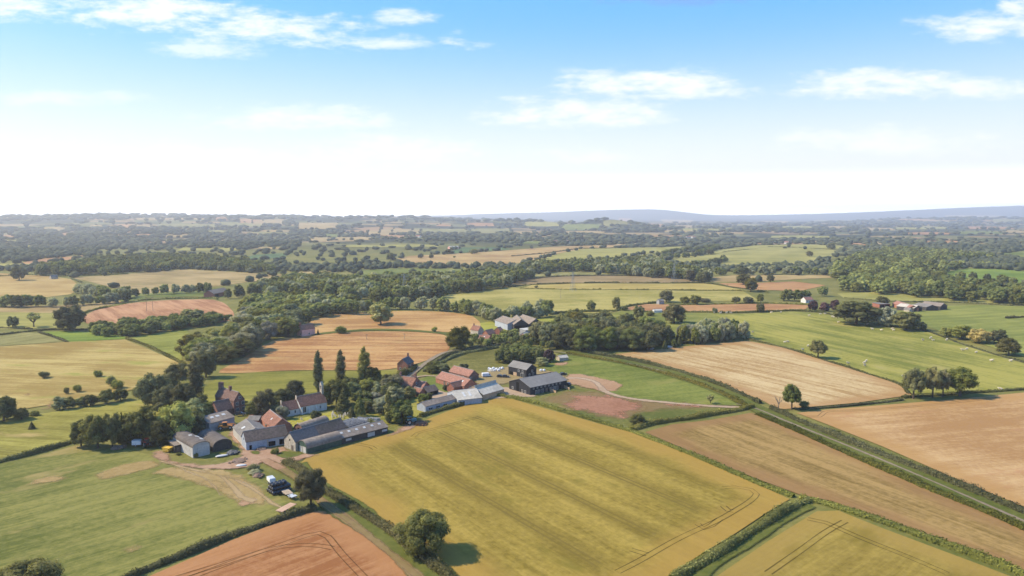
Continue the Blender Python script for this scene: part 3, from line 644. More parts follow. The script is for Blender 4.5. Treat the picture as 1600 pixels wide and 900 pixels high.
def crown(kind, W, H, nleaf, size, leaf, name, core=.74, sub=1, lb=None):
    L = lb or lobes_for(kind, W, H); A = np.array(L)
    w = A[:, 3] * A[:, 4]; w = w / w.sum()
    Ps, Ns, Ts = [], [], []
    cz = np.array([0, 0, H * .5])
    for i, (x, y, z, rh, rv) in enumerate(L):
        n = int(nleaf * w[i] * 1.25) + 4; d = rdir(n)
        rad = np.where(RS.rand(n) < .8, RS.uniform(.86, 1.10, n), RS.uniform(.6, .9, n))
        # ragged surface: lower-frequency dents
        dent = 1 + .13 * np.sin(d[:, 0] * 5 + i) * np.sin(d[:, 1] * 6 + 2 * i) + .09 * np.sin(d[:, 2] * 9 + i * 3)
        p = np.array([x, y, z]) + d * (rad * dent)[:, None] * np.array([rh, rh, rv])
        keep = p[:, 2] > .25
        for k, (x2, y2, z2, r2, v2) in enumerate(L):
            if k != i: keep &= (((p - [x2, y2, z2]) / [r2, r2, v2]) ** 2).sum(1) > .55
        p, d = p[keep], d[keep]; n = len(p)
        nn = d * np.array([1, 1, rh / rv]) + rdir(n) * .36 + np.array([0, 0, .40]); nn /= np.linalg.norm(nn, axis=1)[:, None]
        Ps.append(p); Ns.append(nn); Ts.append(np.clip(RS.uniform(0, 1) * .55 + .45 * RS.uniform(0, 1, n), 0, 1))
    P = np.concatenate(Ps); Nn = np.concatenate(Ns); T = np.concatenate(Ts)
    Q = leafquads(P, Nn, size, .9 if kind == 'willow' else 0)
    V = Q.reshape(-1, 3); tint = np.repeat(T, 4); quads = np.arange(len(V)).reshape(-1, 4)
    tris = None
    if core:
        ic = ICO2 if sub == 2 else ICO1; tv, tt = [], []; n0 = len(V)
        for (x, y, z, rh, rv) in L:
            c = ic[0] * (1 + RS.uniform(-.12, .12, len(ic[0]))[:, None]) * np.array([rh, rh, rv]) * core + [x, y, z]
            tt.append(ic[1] + n0); tv.append(c); n0 += len(c)
        V = np.concatenate([V] + tv); tris = np.concatenate(tt); tint = np.concatenate([tint, np.full(len(V) - len(tint), .4)])
    return V, quads, tris, tint
def limb(b, p, q, r0, r1, n=7, bend=.12, seg=3):
    p = Vector(p); q = Vector(q); L = (q - p).length; a = p; r = r0
    for i in range(seg):
        t = (i + 1) / seg; c = p.lerp(q, t)
        if i < seg - 1: c += Vector((rnd.uniform(-1, 1), rnd.uniform(-1, 1), rnd.uniform(-.3, .6))) * L * bend
        r2 = r0 + (r1 - r0) * t; b.tube(a, c, r, r2, n, True); a = c; r = r2
    return a
def trunk_mesh(kind, W, H, mat, seed):
    b = B(); k = H / 14
    if kind in ('poplar', 'conifer', 'yew'):
        b.tube((0, 0, -.4), (0, 0, H * .5), .42 * k, .2 * k, 8); b.tube((0, 0, H * .5), (0, 0, H * .9), .2 * k, .06 * k, 6)
    elif kind == 'bush':
        for i in range(4):
            a = i * 1.6; b.tube((0, 0, -.2), (math.cos(a) * W * .2, math.sin(a) * W * .2, H * .5), .1, .04, 5)
    else:
        top = (rnd.uniform(-.3, .3), rnd.uniform(-.3, .3), H * .34)
        b.lathe((0, 0, -.4), (0, 0, 1), [(0, .85 * k), (.5, .62 * k), (1.2, .5 * k), (H * .34 + .4, .40 * k)], 9)
        nl = 6 if kind != 'sparse' else 13
        for i in range(nl):
            a = i * 2.399 + rnd.uniform(-.3, .3); r = W * rnd.uniform(.24, .38); z = H * rnd.uniform(.55, .85)
            e = limb(b, (0, 0, H * rnd.uniform(.24, .34)), (math.cos(a) * r, math.sin(a) * r, z), .26 * k, .08 * k)
            if kind in ('sparse', 'dead'):
                for j in range(3): limb(b, Vector(e) * rnd.uniform(.75, .98), Vector(e) + Vector((rnd.uniform(-1, 1), rnd.uniform(-1, 1), rnd.uniform(.1, 1))) * H * .16, .08 * k, .02, 5, .1, 2)
        limb(b, top, (0, 0, H * .8), .3 * k, .08 * k)
    return b.mesh('trunk', mat)

PROTO = {}
SPEC = {  # kind: (shape, W, H, leaf, variants)
 'oak': ('oak', 14, 13.5, 'oak', 3), 'broad': ('broad', 13, 14, 'broad', 4), 'light': ('broad', 13, 13, 'light', 2), 'willow': ('willow', 13, 13, 'willow', 3),
 'poplar': ('poplar', 5.2, 22, 'broad', 2), 'pop_light': ('poplar', 4.2, 16, 'broad', 1), 'conifer': ('conifer', 8, 16, 'dark', 2), 'yew': ('yew', 7, 11, 'dark', 1),
 'bush': ('bush', 5, 3.8, 'broad', 2), 'dark': ('broad', 13, 13.5, 'dark', 2), 'purple': ('broad', 7, 7.5, 'purple', 1), 'yellow': ('willow', 14, 10, 'yellow', 1),
 'tall': ('tall', 12, 15, 'broad', 2), 'tall_light': ('tall', 11, 15, 'light', 1),
 'sparse': ('sparse', 12, 13, 'light', 1), 'ash': ('broad', 11, 15, 'broad', 1)}
def proto(kind, lod, var):
    key = (kind, lod, var)
    if key not in PROTO:
        sh, W, H, leaf, _ = SPEC[kind]
        n, size, sub, core = {0: (15000, .40, 2, .62), 1: (4200, .66, 2, .66), 2: (1500, 1.05, 1, .84), 3: (420, 1.9, 1, .9)}[lod]
        if sh in ('bush',): n = int(n * .4); size *= .5
        if sh in ('poplar', 'yew'): n = int(n * .85); size *= .75
        if sh == 'sparse': n = int(n * .25); core = 0
        V, q, t, tint = crown(sh, W, H, n, size, leaf, kind, core, sub)
        s = np.concatenate([np.zeros(len(q), bool), np.ones(0 if t is None else len(t), bool)])
        PROTO[key] = (amesh('crown', V, q, t, [LEAVES[leaf]], {'tint': tint}, smooth=s), trunk_mesh(sh, W, H, m_bark, var), (V, q, t, tint))
    return PROTO[key]
TREES = []      # candidates: point, height, width, kind, label, group, sure
def cand(p, h, w, kind, label, group=None, sure=False, name='tree', cat='tree'):
    TREES.append(dict(p=p, h=h, w=w, kind=kind, label=label, group=group, sure=sure, name=name, cat=cat))
def lone(px, py, hpx, wpx, kind, label, name='tree', cat='tree', group=None):
    p = pt(px, py); k = mpp(p); cand(p, hpx * k, wpx * k, kind, label, group, True, name, cat)
EXCL = []
def wood(px, sp, kinds, h, w, label, group, jit=.35, name='tree'):
    P = [(v.x, v.y) for v in (pt(*q) for q in px)]; A = np.array(P)
    ys = np.arange(A[:, 1].min(), A[:, 1].max(), sp * .87); row = 0
    for y in ys:
        row += 1
        xs = np.arange(A[:, 0].min() + (sp / 2 if row % 2 else 0), A[:, 0].max(), sp)
        for x in xs:
            X, Y = x + rnd.uniform(-1, 1) * sp * jit, y + rnd.uniform(-1, 1) * sp * jit
            if not inside(np.array([[X, Y]]), P)[0]: continue
            if any((X - e[0]) ** 2 + (Y - e[1]) ** 2 < e[2] ** 2 for e in EXCL): continue
            hh = rnd.uniform(*h)
            cand(Vector((X, Y, float(zt(X, Y)))), hh, hh * rnd.uniform(*w), rnd.choice(kinds), label, group, name=name)
def row(px, sp, kinds, h, w, label, group, jit=2.0, name='tree', sure=False, cat='tree'):
    for p in line_xy(px, sp):
        if rnd.random() < .06: continue
        X, Y = p.x + rnd.uniform(-jit, jit), p.y + rnd.uniform(-jit, jit); hh = rnd.uniform(*h)
        cand(Vector((X, Y, float(zt(X, Y)))), hh, hh * rnd.uniform(*w), rnd.choice(kinds), label, group, sure, name, cat)

# ---- trees one can point to
lone(662, 866, 69, 78, 'oak', 'large dark oak standing at the hedge beside the golden crop, nearest whole tree', 'oak_tree')
lone(486, 793, 58, 44, 'tall', 'grey green bushy tree beside the earth track near the black bales', 'ash_tree')
lone(44, 950, 74, 100, 'oak', 'dark tree crown cut off by the bottom left corner of the green field', 'oak_tree')
lone(595, 507, 34, 35, 'light', 'broad lone tree in the middle of the upper golden field', 'oak_tree')
lone(717, 546, 35, 40, 'oak', 'dark spreading oak beside the lane left of the red roofed houses', 'oak_tree')
lone(1278, 560, 27, 25, 'tall', 'lone oak on the hedge between streaky stubble and sheep pasture', 'oak_tree')
lone(1237, 640, 38, 26, 'tall', 'gappy roadside tree between the dead tree and a round bush', 'roadside_tree')
lone(1256, 638, 14, 15, 'bush', 'round dark bush right of the gappy roadside tree', 'bush', 'bush')
lone(1427, 623, 46, 31, 'tall', 'first hedgerow tree from the left of the group at the pasture corner', 'hedgerow_tree')
lone(1457, 621, 46, 27, 'tall_light', 'pale slender tree second in the group at the pasture corner', 'hedgerow_tree')
lone(1473, 620, 41, 22, 'tall_light', 'pale tree third in the group at the pasture corner', 'hedgerow_tree')
lone(1500, 619, 42, 42, 'tall', 'widest darkest tree at the right end of the pasture corner group', 'hedgerow_tree')
lone(1338, 507, 37, 66, 'oak', 'broad dark tree largest in the clump before the red farm', 'oak_tree')
lone(1384, 510, 30, 34, 'willow', 'pale weeping willow in the middle of the clump before the red farm', 'willow_tree')
lone(1416, 516, 31, 42, 'broad', 'rounded brownish green tree at the right of the clump before the red farm', 'tree')
lone(1442, 517, 14, 11, 'oak', 'small lone tree standing in the pasture below the red farm', 'small_tree')
lone(1479, 526, 15, 20, 'broad', 'low bushy tree at the left end of the clump with the yellow willow')
lone(1502, 530, 22, 30, 'broad', 'green bushy tree directly left of the yellow willow')
lone(1531, 536, 22, 34, 'yellow', 'bright yellow weeping willow in the right pasture', 'willow_tree')
lone(1560, 537, 22, 26, 'dark', 'dark tree just behind and right of the yellow willow')
lone(1576, 555, 27, 34, 'oak', 'dark oak in front of the hedge at the right end of the yellow willow clump', 'oak_tree')
lone(498, 614, 68, 17, 'poplar', 'leftmost of the three tall columnar poplars, just behind the church', 'poplar_tree')
lone(533, 606, 61, 18, 'poplar', 'middle one of the three tall columnar poplars behind the church', 'poplar_tree')
lone(570, 604, 64, 21, 'poplar', 'rightmost of the three tall columnar poplars behind the church', 'poplar_tree')
lone(307, 637, 84, 24, 'poplar', 'tall dark columnar tree rising above the trees left of the farmhouse', 'poplar_tree')
lone(608, 661, 51, 15, 'pop_light', 'slim pale poplar beside the blue tractor', 'poplar_tree')
lone(627, 661, 34, 40, 'ash', 'bushy tree behind the blue tractor, right of the slim poplar', 'tree')
lone(562, 651, 33, 19, 'yew', 'dense egg shaped dark conifer at the churchyard corner', 'conifer_tree')
lone(537, 645, 40, 27, 'conifer', 'pyramid shaped conifer right of the church', 'conifer_tree')
lone(549, 652, 17, 12, 'yew', 'small dark yew between the two churchyard conifers', 'yew_tree')
lone(494, 657, 16, 15, 'dark', 'small dark round tree alone on the churchyard grass', 'small_tree')
lone(442, 655, 21, 20, 'willow', 'pale bushy tree against the east end of the church', 'small_tree')
lone(414, 648, 39, 32, 'broad', 'big green tree left of the church', 'tree')
lone(444, 634, 27, 30, 'dark', 'dark spreading tree behind the chancel roof, left one of two', 'tree')
lone(461, 627, 34, 32, 'dark', 'tall dark tree behind the church roof, right one of two', 'tree')
lone(526, 634, 42, 40, 'dark', 'big dark tree right behind the church bellcote', 'tree')
lone(574, 615, 24, 26, 'broad', 'round green garden tree in front of the rightmost poplar', 'tree')
lone(592, 617, 20, 22, 'light', 'round light green garden tree right of the poplars', 'tree')
lone(604, 607, 23, 16, 'dark', 'dark narrow garden tree beside the lane', 'tree')
lone(640, 622, 18, 20, 'light', 'small apple green tree in front of the brick house', 'small_tree')
lone(593, 628, 14, 24, 'willow', 'low grey shrub in the garden right of the churchyard', 'bush', 'bush')
lone(585, 640, 12, 22, 'broad', 'low dark shrub in the garden behind the egg shaped conifer', 'bush', 'bush')
lone(697, 610, 9, 11, 'dark', 'round clipped bush in the brick house yard', 'bush', 'bush')
lone(275, 688, 60, 50, 'light', 'big light green tree beside the round roofed grey shed', 'tree')
lone(222, 693, 56, 52, 'oak', 'large dark green broad tree behind the red tractor', 'tree')
lone(192, 692, 50, 17, 'conifer', 'pointed dark conifer left of the tree behind the red tractor', 'conifer_tree')
lone(127, 698, 42, 32, 'dark', 'dark tree at the left end of the farm shelter trees', 'tree')
lone(153, 701, 54, 42, 'dark', 'tall grey green tree second from the left in the farm shelter trees', 'tree')
lone(176, 699, 54, 30, 'dark', 'tall dark tree third from the left in the farm shelter trees', 'tree')
lone(250, 697, 40, 34, 'oak', 'dark tree between the light green tree and the red tractor', 'tree')
lone(240, 636, 52, 46, 'dark', 'dark tree at the left of the grove behind the light green tree', 'tree')
lone(262, 648, 46, 40, 'dark', 'dark tree in the middle of the grove behind the light green tree', 'tree')
lone(288, 650, 50, 42, 'dark', 'dark tree in front of the tall columnar tree by the farmhouse', 'tree')
lone(276, 602, 34, 36, 'oak', 'round tree at the back of the farm grove below the green triangle', 'tree')
lone(322, 590, 42, 30, 'broad', 'tree at the corner of the olive meadow behind the columnar tree', 'tree')
lone(312, 672, 22, 24, 'willow', 'pale low garden tree in front of the farmhouse', 'small_tree')
lone(69, 591, 13, 15, 'bush', 'round bush standing alone on the left pasture', 'bush', 'bush')
lone(153, 589, 12, 13, 'bush', 'small round bush in the upper left pasture', 'bush', 'bush')
lone(174, 603, 18, 15, 'bush', 'taller bush of the touching pair in the left pasture', 'bush', 'bush')
lone(184, 607, 15, 19, 'bush', 'wider bush of the touching pair in the left pasture', 'bush', 'bush')
lone(104, 616, 13, 8, 'bush', 'narrow bush in the left pasture near the scrub hedge', 'bush', 'bush')
lone(121, 613, 14, 12, 'bush', 'bush right of the narrow one in the left pasture', 'bush', 'bush')
lone(50, 671, 13, 10, 'conifer', 'tiny conifer alone in the olive grass at the left', 'conifer_tree')
lone(6, 657, 37, 40, 'dark', 'blue green tree clump at the left edge beside the red soil', 'tree')
lone(34, 656, 19, 22, 'broad', 'lower tree beside the clump at the left edge', 'tree')
lone(55, 650, 9, 14, 'bush', 'small bush at the red soil gap', 'bush', 'bush')
lone(30, 438, 22, 22, 'dark', 'lone round tree in the ochre field at far left', 'tree')
lone(20, 511, 17, 17, 'dark', 'dark rounded bush by the paddock hedge at far left', 'bush', 'bush')
lone(53, 511, 25, 26, 'sparse', 'thin bare branched tree between the left paddocks', 'sparse_tree')
lone(110, 516, 40, 44, 'dark', 'massive dark dome shaped tree left of the ploughed dome', 'tree')
lone(1173, 456, 22, 20, 'oak', 'big dark hedgerow oak right of the terraced hill', 'oak_tree')
lone(1161, 445, 17, 22, 'oak', 'dark oak just behind the big hedgerow oak', 'oak_tree')
lone(1204, 441, 12, 12, 'oak', 'small hedgerow oak right of the big pair', 'oak_tree')
lone(1041, 472, 18, 20, 'oak', 'round tree beside the small stone hut', 'tree')
lone(1053, 505, 31, 36, 'oak', 'large gappy oak behind the grey willows', 'oak_tree')
lone(1070, 475, 12, 16, 'broad', 'bushy tree in the clump right of the stone hut')
lone(1086, 476, 15, 18, 'broad', 'rounder tree in the clump right of the stone hut')
lone(1101, 472, 7, 18, 'bush', 'low wide thicket right of the stone hut clump', 'bush', 'bush')
lone(1150, 474, 11, 14, 'broad', 'left one of two hedge trees above the orange strip')
lone(1169, 474, 11, 16, 'broad', 'right one of two hedge trees above the orange strip')
lone(1188, 472, 13, 11, 'broad', 'slim hedge tree above the orange strip')
lone(1188, 488, 15, 14, 'broad', 'round tree on the lower edge of the orange strip')
lone(1117, 489, 9, 9, 'bush', 'small bush on the hedge of the orange strip', 'bush', 'bush')
lone(924, 486, 16, 14, 'broad', 'thin tree on the lower hedge of the big meadow')
lone(963, 483, 19, 13, 'broad', 'tree at the left tip of the orange strip')
lone(976, 486, 9, 11, 'bush', 'bush below the tip of the orange strip', 'bush', 'bush')
lone(998, 498, 21, 18, 'dark', 'blue green dark tree behind the dark wood')
lone(1016, 494, 9, 13, 'bush', 'bush right of the blue green tree', 'bush', 'bush')
lone(838, 450, 5, 6, 'bush', 'bush on the terrace hedge', 'bush', 'bush')
lone(679, 519, 10, 9, 'bush', 'round bush on the grass strip between the golden fields', 'bush', 'bush')
lone(533, 521, 13, 18, 'bush', 'wide bush right of the pink cottage', 'bush', 'bush')
lone(497, 523, 9, 4, 'conifer', 'tiny conifer beside the pink cottage', 'conifer_tree')
lone(1110, 637 - 6, 15, 15, 'sparse', 'small leaning tree near the end of the gravel drive', 'small_tree')
lone(996, 664, 17, 22, 'dark', 'dark bushy tree at the corner of the brown stubble', 'bush', 'bush')
lone(1379, 479, 16, 18, 'oak', 'round oak behind the red farm', 'oak_tree')
lone(1080, 439, 17, 18, 'oak', 'left one of two hedgerow oaks at the end of the terraces', 'oak_tree')
lone(1101, 443, 19, 18, 'oak', 'right one of two hedgerow oaks at the end of the terraces', 'oak_tree')
lone(1265, 401, 9, 11, 'oak', 'small lone tree on the yellow green hill field', 'oak_tree')
lone(1299, 390, 10, 12, 'oak', 'tree on the far hedge of the yellow green hill field', 'oak_tree')
lone(1110, 398, 9, 11, 'oak', 'tree on the middle hedge of the yellow green hill field', 'oak_tree')
lone(610, 407, 12, 12, 'dark', 'first tree at the left tip of the long golden field')
lone(657, 404, 8, 9, 'oak', 'second tree on the back edge of the long golden field')
lone(674, 404, 7, 7, 'oak', 'third small tree on the back edge of the long golden field')
lone(710, 403, 4, 4, 'bush', 'tiny bush in the long golden field', 'bush', 'bush')
lone(700, 397, 8, 10, 'oak', 'tree on the blue green crop edge, left of two')
lone(741, 397, 8, 13, 'oak', 'tree on the blue green crop edge, right of two')
lone(858, 566, 19, 17, 'purple', 'dark purple leaved tree behind the clipped grove', 'copper_beech')
lone(848, 572, 14, 20, 'light', 'round bright green bush in front of the purple tree', 'bush', 'bush')
lone(477, 752, 10, 12, 'bush', 'small bush at the track edge behind the bale stack', 'bush', 'bush')
lone(430, 710, 11, 13, 'bush', 'round green bush in the middle of the farmyard', 'bush', 'bush')
lone(396, 736, 12, 20, 'bush', 'dark green bush at the yard entrance', 'bush', 'bush')
lone(398, 742, 8, 18, 'willow', 'brownish scrub clump below the yard entrance bush', 'bush', 'bush')
lone(279, 711, 4, 8, 'bush', 'nettle clump against the grey shed', 'bush', 'bush')
lone(306, 715, 9, 8, 'bush', 'dark bush against the front of the round roofed shed', 'bush', 'bush')
lone(533, 668, 13, 8, 'dark', 'dark ivy clump at the end of the long tiled barn', 'bush', 'bush')
lone(420, 640, 6, 12, 'bush', 'low hedge bush by the farmhouse garden', 'bush', 'bush')
lone(384, 640, 14, 14, 'dark', 'dark bush at the right corner of the farmhouse', 'bush', 'bush')
lone(675, 583, 13, 22, 'dark', 'dark bushy tree by the lane beyond the cottage, left of three')
lone(692, 582, 15, 20, 'broad', 'tree by the lane beyond the cottage, middle of three')
lone(725, 580, 12, 16, 'dark', 'dark round bush on the fallow, right of three', 'bush', 'bush')

# dead tree: no leaves
p = pt(1216, 641); k = mpp(p)
d = empty('dead_tree', p); d.scale = (k * 24 / 13,) * 3
bb = B(); limb(bb, (0, 0, -.3), (.3, 0, 6.5), .55, .3)
for i in range(7):
    a = i * 2.4; e = limb(bb, (.1, 0, rnd.uniform(4, 6.5)), (math.cos(a) * 2.6, math.sin(a) * 2.6, rnd.uniform(8.5, 12.5)), .22, .07)
    for j in range(3): limb(bb, e * .85, e + Vector((rnd.uniform(-1, 1), rnd.uniform(-1, 1), rnd.uniform(-.2, 1))) * 1.6, .08, .03, 5, .1, 2)
bb.obj('trunk', m_dead, d); tag(d, 'leafless dead tree by the lane left of the gappy roadside tree', 'tree')

# ---- woods and rows
EXCL += [(v.x, v.y, r) for v, r in ((pt(785, 515), 16), (pt(826, 515), 22), (pt(752, 524), 7), (pt(764, 532), 10), (pt(827, 523), 9), (pt(476, 524), 9), (pt(348, 462), 16), (pt(870, 563), 6), (pt(820, 528), 6))]
wood([(842,537),(856,524),(890,514),(940,512),(1000,520),(1040,530),(1052,546),(1000,549.5),(930,551),(880,549)], 10.5, ['dark','dark','broad','oak','broad'], (12, 16), (.9, 1.15), 'rounded dark tree of the dense wood between middle farm and stubble', 'trees of the dense wood')
wood([(1060,533),(1075,525),(1110,522),(1150,524),(1168,531),(1110,536),(1072,541)], 7.5, ['willow','ash','willow','broad'], (9, 13), (.6, .85), 'grey green willow like tree at the head of the streaky stubble', 'grey trees at the stubble head')
wood([(1020,545),(1058,532),(1066,541),(1040,547)], 7, ['conifer','broad','conifer'], (6, 10), (.45, .7), 'small dark tree between the dense wood and the grey willows', 'small trees beside the dense wood')
wood([(776,568),(800,570),(842,569),(844,560),(838,556),(784,555)], 6, ['dark','dark','broad'], (7.5, 9.5), (.85, 1.1), 'dark tree of the blocky grove behind the grey roofed house', 'trees of the blocky grove')
wood([(288,562),(300,542),(335,536),(368,524),(374,500),(382,482),(420,474),(470,470),(520,474),(556,483),(545,493),(494,498),(478,508),(466,514),(466,524),(425,534),(398,549),(370,566),(330,574)], 12.5, ['broad','light','broad','oak','willow','light'], (10, 15), (.95, 1.25), 'tree of the leafy valley wood left of the golden fields', 'trees of the valley wood')
wood([(425,466),(480,462),(560,470),(600,474),(650,472),(690,465),(740,457),(790,449),(838,434),(800,429),(740,432),(690,438),(600,440),(560,444),(500,438),(450,442),(400,452),(380,462)], 16, ['broad','oak','broad','dark','willow'], (11, 16), (.95, 1.25), 'tree of the long belt of woodland beyond the golden fields', 'trees of the long woodland belt')
row([(550,492),(580,487),(610,484),(650,484),(690,486),(730,490),(755,497),(772,504)], 7.5, ['willow','willow','ash','light'], (9, 14), (.75, 1.0), 'pale willow of the row along the back of the upper golden field', 'willows behind the golden field', 3)
row([(765,503),(790,501),(830,497),(860,494)], 8, ['willow','light','ash'], (8, 13), (.8, 1.1), 'pale willow of the clump behind the grey sheds of the middle farm', 'willows behind the middle farm', 5)
row([(820,497),(845,487),(862,490)], 9, ['willow','broad'], (9, 14), (.8, 1.1), 'pale willow of the clump behind the grey sheds of the middle farm', 'willows behind the middle farm', 5)
wood([(802,430),(850,427),(900,425),(950,428),(1000,433),(1060,438),(1100,442),(1112,436),(1070,428),(1040,418),(1000,409),(960,412),(900,416),(850,419),(815,423)], 17, ['dark','broad','oak','dark','willow'], (12, 17), (.9, 1.2), 'tree of the dark belt above the terraced hill', 'trees of the belt above the terraces')
row([(1040,405),(1090,400),(1120,388),(1030,400)], 13, ['broad','dark'], (9, 14), (.9, 1.2), 'tree of the short spur of woodland above the terraces', 'trees of the woodland spur', 4)
row([(1085,418),(1110,415),(1132,409)], 12, ['broad','dark'], (9, 13), (.9, 1.2), 'tree of the thicket below the yellow green hill field', 'trees of the hill field thicket', 4)
row([(1110,430),(1150,430),(1200,429),(1250,429),(1300,429)], 11, ['broad','dark','willow'], (10, 15), (.9, 1.2), 'tree of the row below the yellow green hill field', 'trees below the hill field', 6)
wood([(1295,432),(1320,442),(1312,455),(1400,462),(1500,471),(1600,478),(1700,480),(1700,468),(1560,456),(1480,442),(1468,430),(1500,420),(1468,424),(1450,414),(1560,405),(1500,402),(1450,394),(1400,391),(1345,402),(1310,418)], 18, ['broad','broad','oak','light','dark'], (11, 16), (1.0, 1.3), 'tree of the broad wood behind the red farm', 'trees of the wood behind the red farm')
row([(1500,437),(1560,441),(1600,446),(1660,446)], 12, ['dark','broad'], (9, 13), (.9, 1.2), 'tree of the row below the bright green field on the right', 'trees below the bright green field', 5)
row([(1450,418),(1500,417),(1560,418),(1600,421),(1660,422)], 14, ['broad','light'], (8, 12), (1, 1.3), 'tree of the row above the bright green field on the right', 'trees above the bright green field', 6)
row([(1225,470),(1245,470),(1262,469)], 9, ['broad','dark'], (9, 13), (.8, 1.1), 'tree beside the white walled house', 'trees by the white walled house', 3)
row([(1270,484),(1290,486),(1305,484)], 9, ['broad','purple'], (6, 9), (.8, 1.1), 'garden tree in front of the white walled house', 'garden trees of the white walled house', 3)
row([(1270,462),(1290,463),(1305,465)], 10, ['oak','broad'], (10, 14), (.8, 1.1), 'tree standing behind the white walled house', 'trees behind the white walled house', 3)
row([(-60,481),(0,480),(60,480),(100,479),(150,476),(195,472)], 9, ['broad','willow','dark','broad'], (9, 14), (.9, 1.2), 'tree of the thick row left of the ploughed dome', 'trees of the left row', 4)
row([(125,459),(160,464),(196,467)], 9, ['willow','broad'], (9, 14), (.9, 1.2), 'tree at the end of the domed tan field', 'trees at the domed field end', 4)
row([(215,463),(245,461),(290,458),(330,459)], 8.5, ['broad','willow','dark'], (9, 14), (.7, 1.0), 'tree of the row behind the ploughed dome', 'trees behind the ploughed dome', 3)
row([(362,467),(380,463),(400,460)], 9, ['broad','dark'], (10, 15), (.8, 1.1), 'tree behind the open barn of the valley farm', 'trees of the valley farm', 5)
wood([(60,432),(100,430.5),(180,428.5),(250,424),(290,420),(350,423),(400,427),(430,426),(400,415),(330,406),(250,404),(160,408),(100,420),(60,424)], 17, ['dark','broad','dark','oak'], (11, 16), (.95, 1.2), 'tree of the dark copse beyond the domed tan field', 'trees of the dark copse')
wood([(134,525),(200,528),(262,519),(300,514),(352,506),(372,503),(352,500),(300,505),(250,508),(200,511),(150,517)], 8.5, ['broad','bush','dark','broad','light'], (6, 10), (1.0, 1.4), 'scrubby tree of the thicket below the ploughed dome', 'trees of the thicket below the ploughed dome')
lone(302, 506, 24, 40, 'light', 'largest rounded tree of the thicket at the foot of the ploughed dome')
row([(88,641),(110,639),(130,636)], 6, ['light','broad'], (4.5, 6.5), (1.0, 1.3), 'scrub bush of the hedge beside the red soil scar', 'scrub by the red soil', 1.5, 'bush', True, 'bush')
row([(140,634),(165,630),(190,626),(215,620),(232,617)], 6, ['light','broad','dark'], (4.5, 7), (1.0, 1.3), 'scrub bush of the overgrown hedge leading to the farm grove', 'scrub hedge to the farm grove', 1.5, 'bush', True, 'bush')
wood([(728,545),(760,542),(800,540),(850,545),(868,548),(846,530),(800,526),(740,534)], 8, ['broad','light','dark','bush'], (4, 7), (.8, 1.2), 'garden tree among the red roofed houses of the middle farm', 'garden trees of the middle farm')
row([(610,608),(585,606),(560,618),(575,640)], 8, ['broad','dark','light'], (4, 7), (.9, 1.3), 'garden shrub between church and brick house', 'garden shrubs', 2, 'bush', False, 'bush')
row([(316,640),(330,650),(322,660)], 6, ['dark','broad'], (5, 8), (.9, 1.2), 'shrub against the farmhouse garden', 'farmhouse garden shrubs', 2, 'bush', False, 'bush')


row([(604,606),(609,614),(612,622),(616,630)], 5, ['dark','broad','light','broad'], (6, 10), (.9, 1.2), 'garden tree crowded around the left side of the brick house', 'garden trees by the brick house', 2, 'tree', True)
row([(575,628),(588,630),(598,636),(590,645),(578,646)], 5, ['broad','willow','dark'], (4, 8), (.9, 1.3), 'shrubby tree in the garden between churchyard conifers and slim poplar', 'garden trees by the churchyard', 2, 'tree', True)
row([(556,622),(548,616),(560,612),(584,606)], 6, ['broad','dark','light'], (7, 11), (.9, 1.2), 'dark garden tree between the church and the rightmost poplar', 'trees between church and poplar', 2, 'tree', True)
row([(392,646),(402,648),(428,642),(436,648)], 5, ['dark','broad'], (4, 7), (.9, 1.3), 'shrub in the gap between farmhouse and church', 'shrubs between farmhouse and church', 2, 'bush', True, 'bush')
row([(300,655),(296,664),(302,676),(288,672)], 6, ['broad','dark','light'], (7, 11), (.9, 1.2), 'leafy tree crowding the left side of the grey barn', 'trees beside the grey barn', 2, 'tree', True)
row([(200,690),(212,688),(236,690),(262,690)], 6, ['dark','oak','broad'], (8, 13), (.9, 1.2), 'dark filler tree among the farm shelter trees', 'farm shelter filler trees', 2, 'tree', True)
row([(612,645),(618,652),(640,655)], 6, ['broad','light'], (4, 7), (.9, 1.2), 'small tree behind the blue tractor', 'small trees behind the blue tractor', 2, 'tree', True)
row([(668,578),(684,578),(700,580)], 5, ['dark','broad'], (4, 6), (.9, 1.2), 'low shrub along the lane beyond the small cottage', 'shrubs along the lane', 2, 'bush', True, 'bush')
row([(672,625),(664,628)], 5, ['broad'], (3.5, 5), (.9, 1.2), 'small shrub on the lawn left of the garage', 'lawn shrubs', 1, 'bush', True, 'bush')
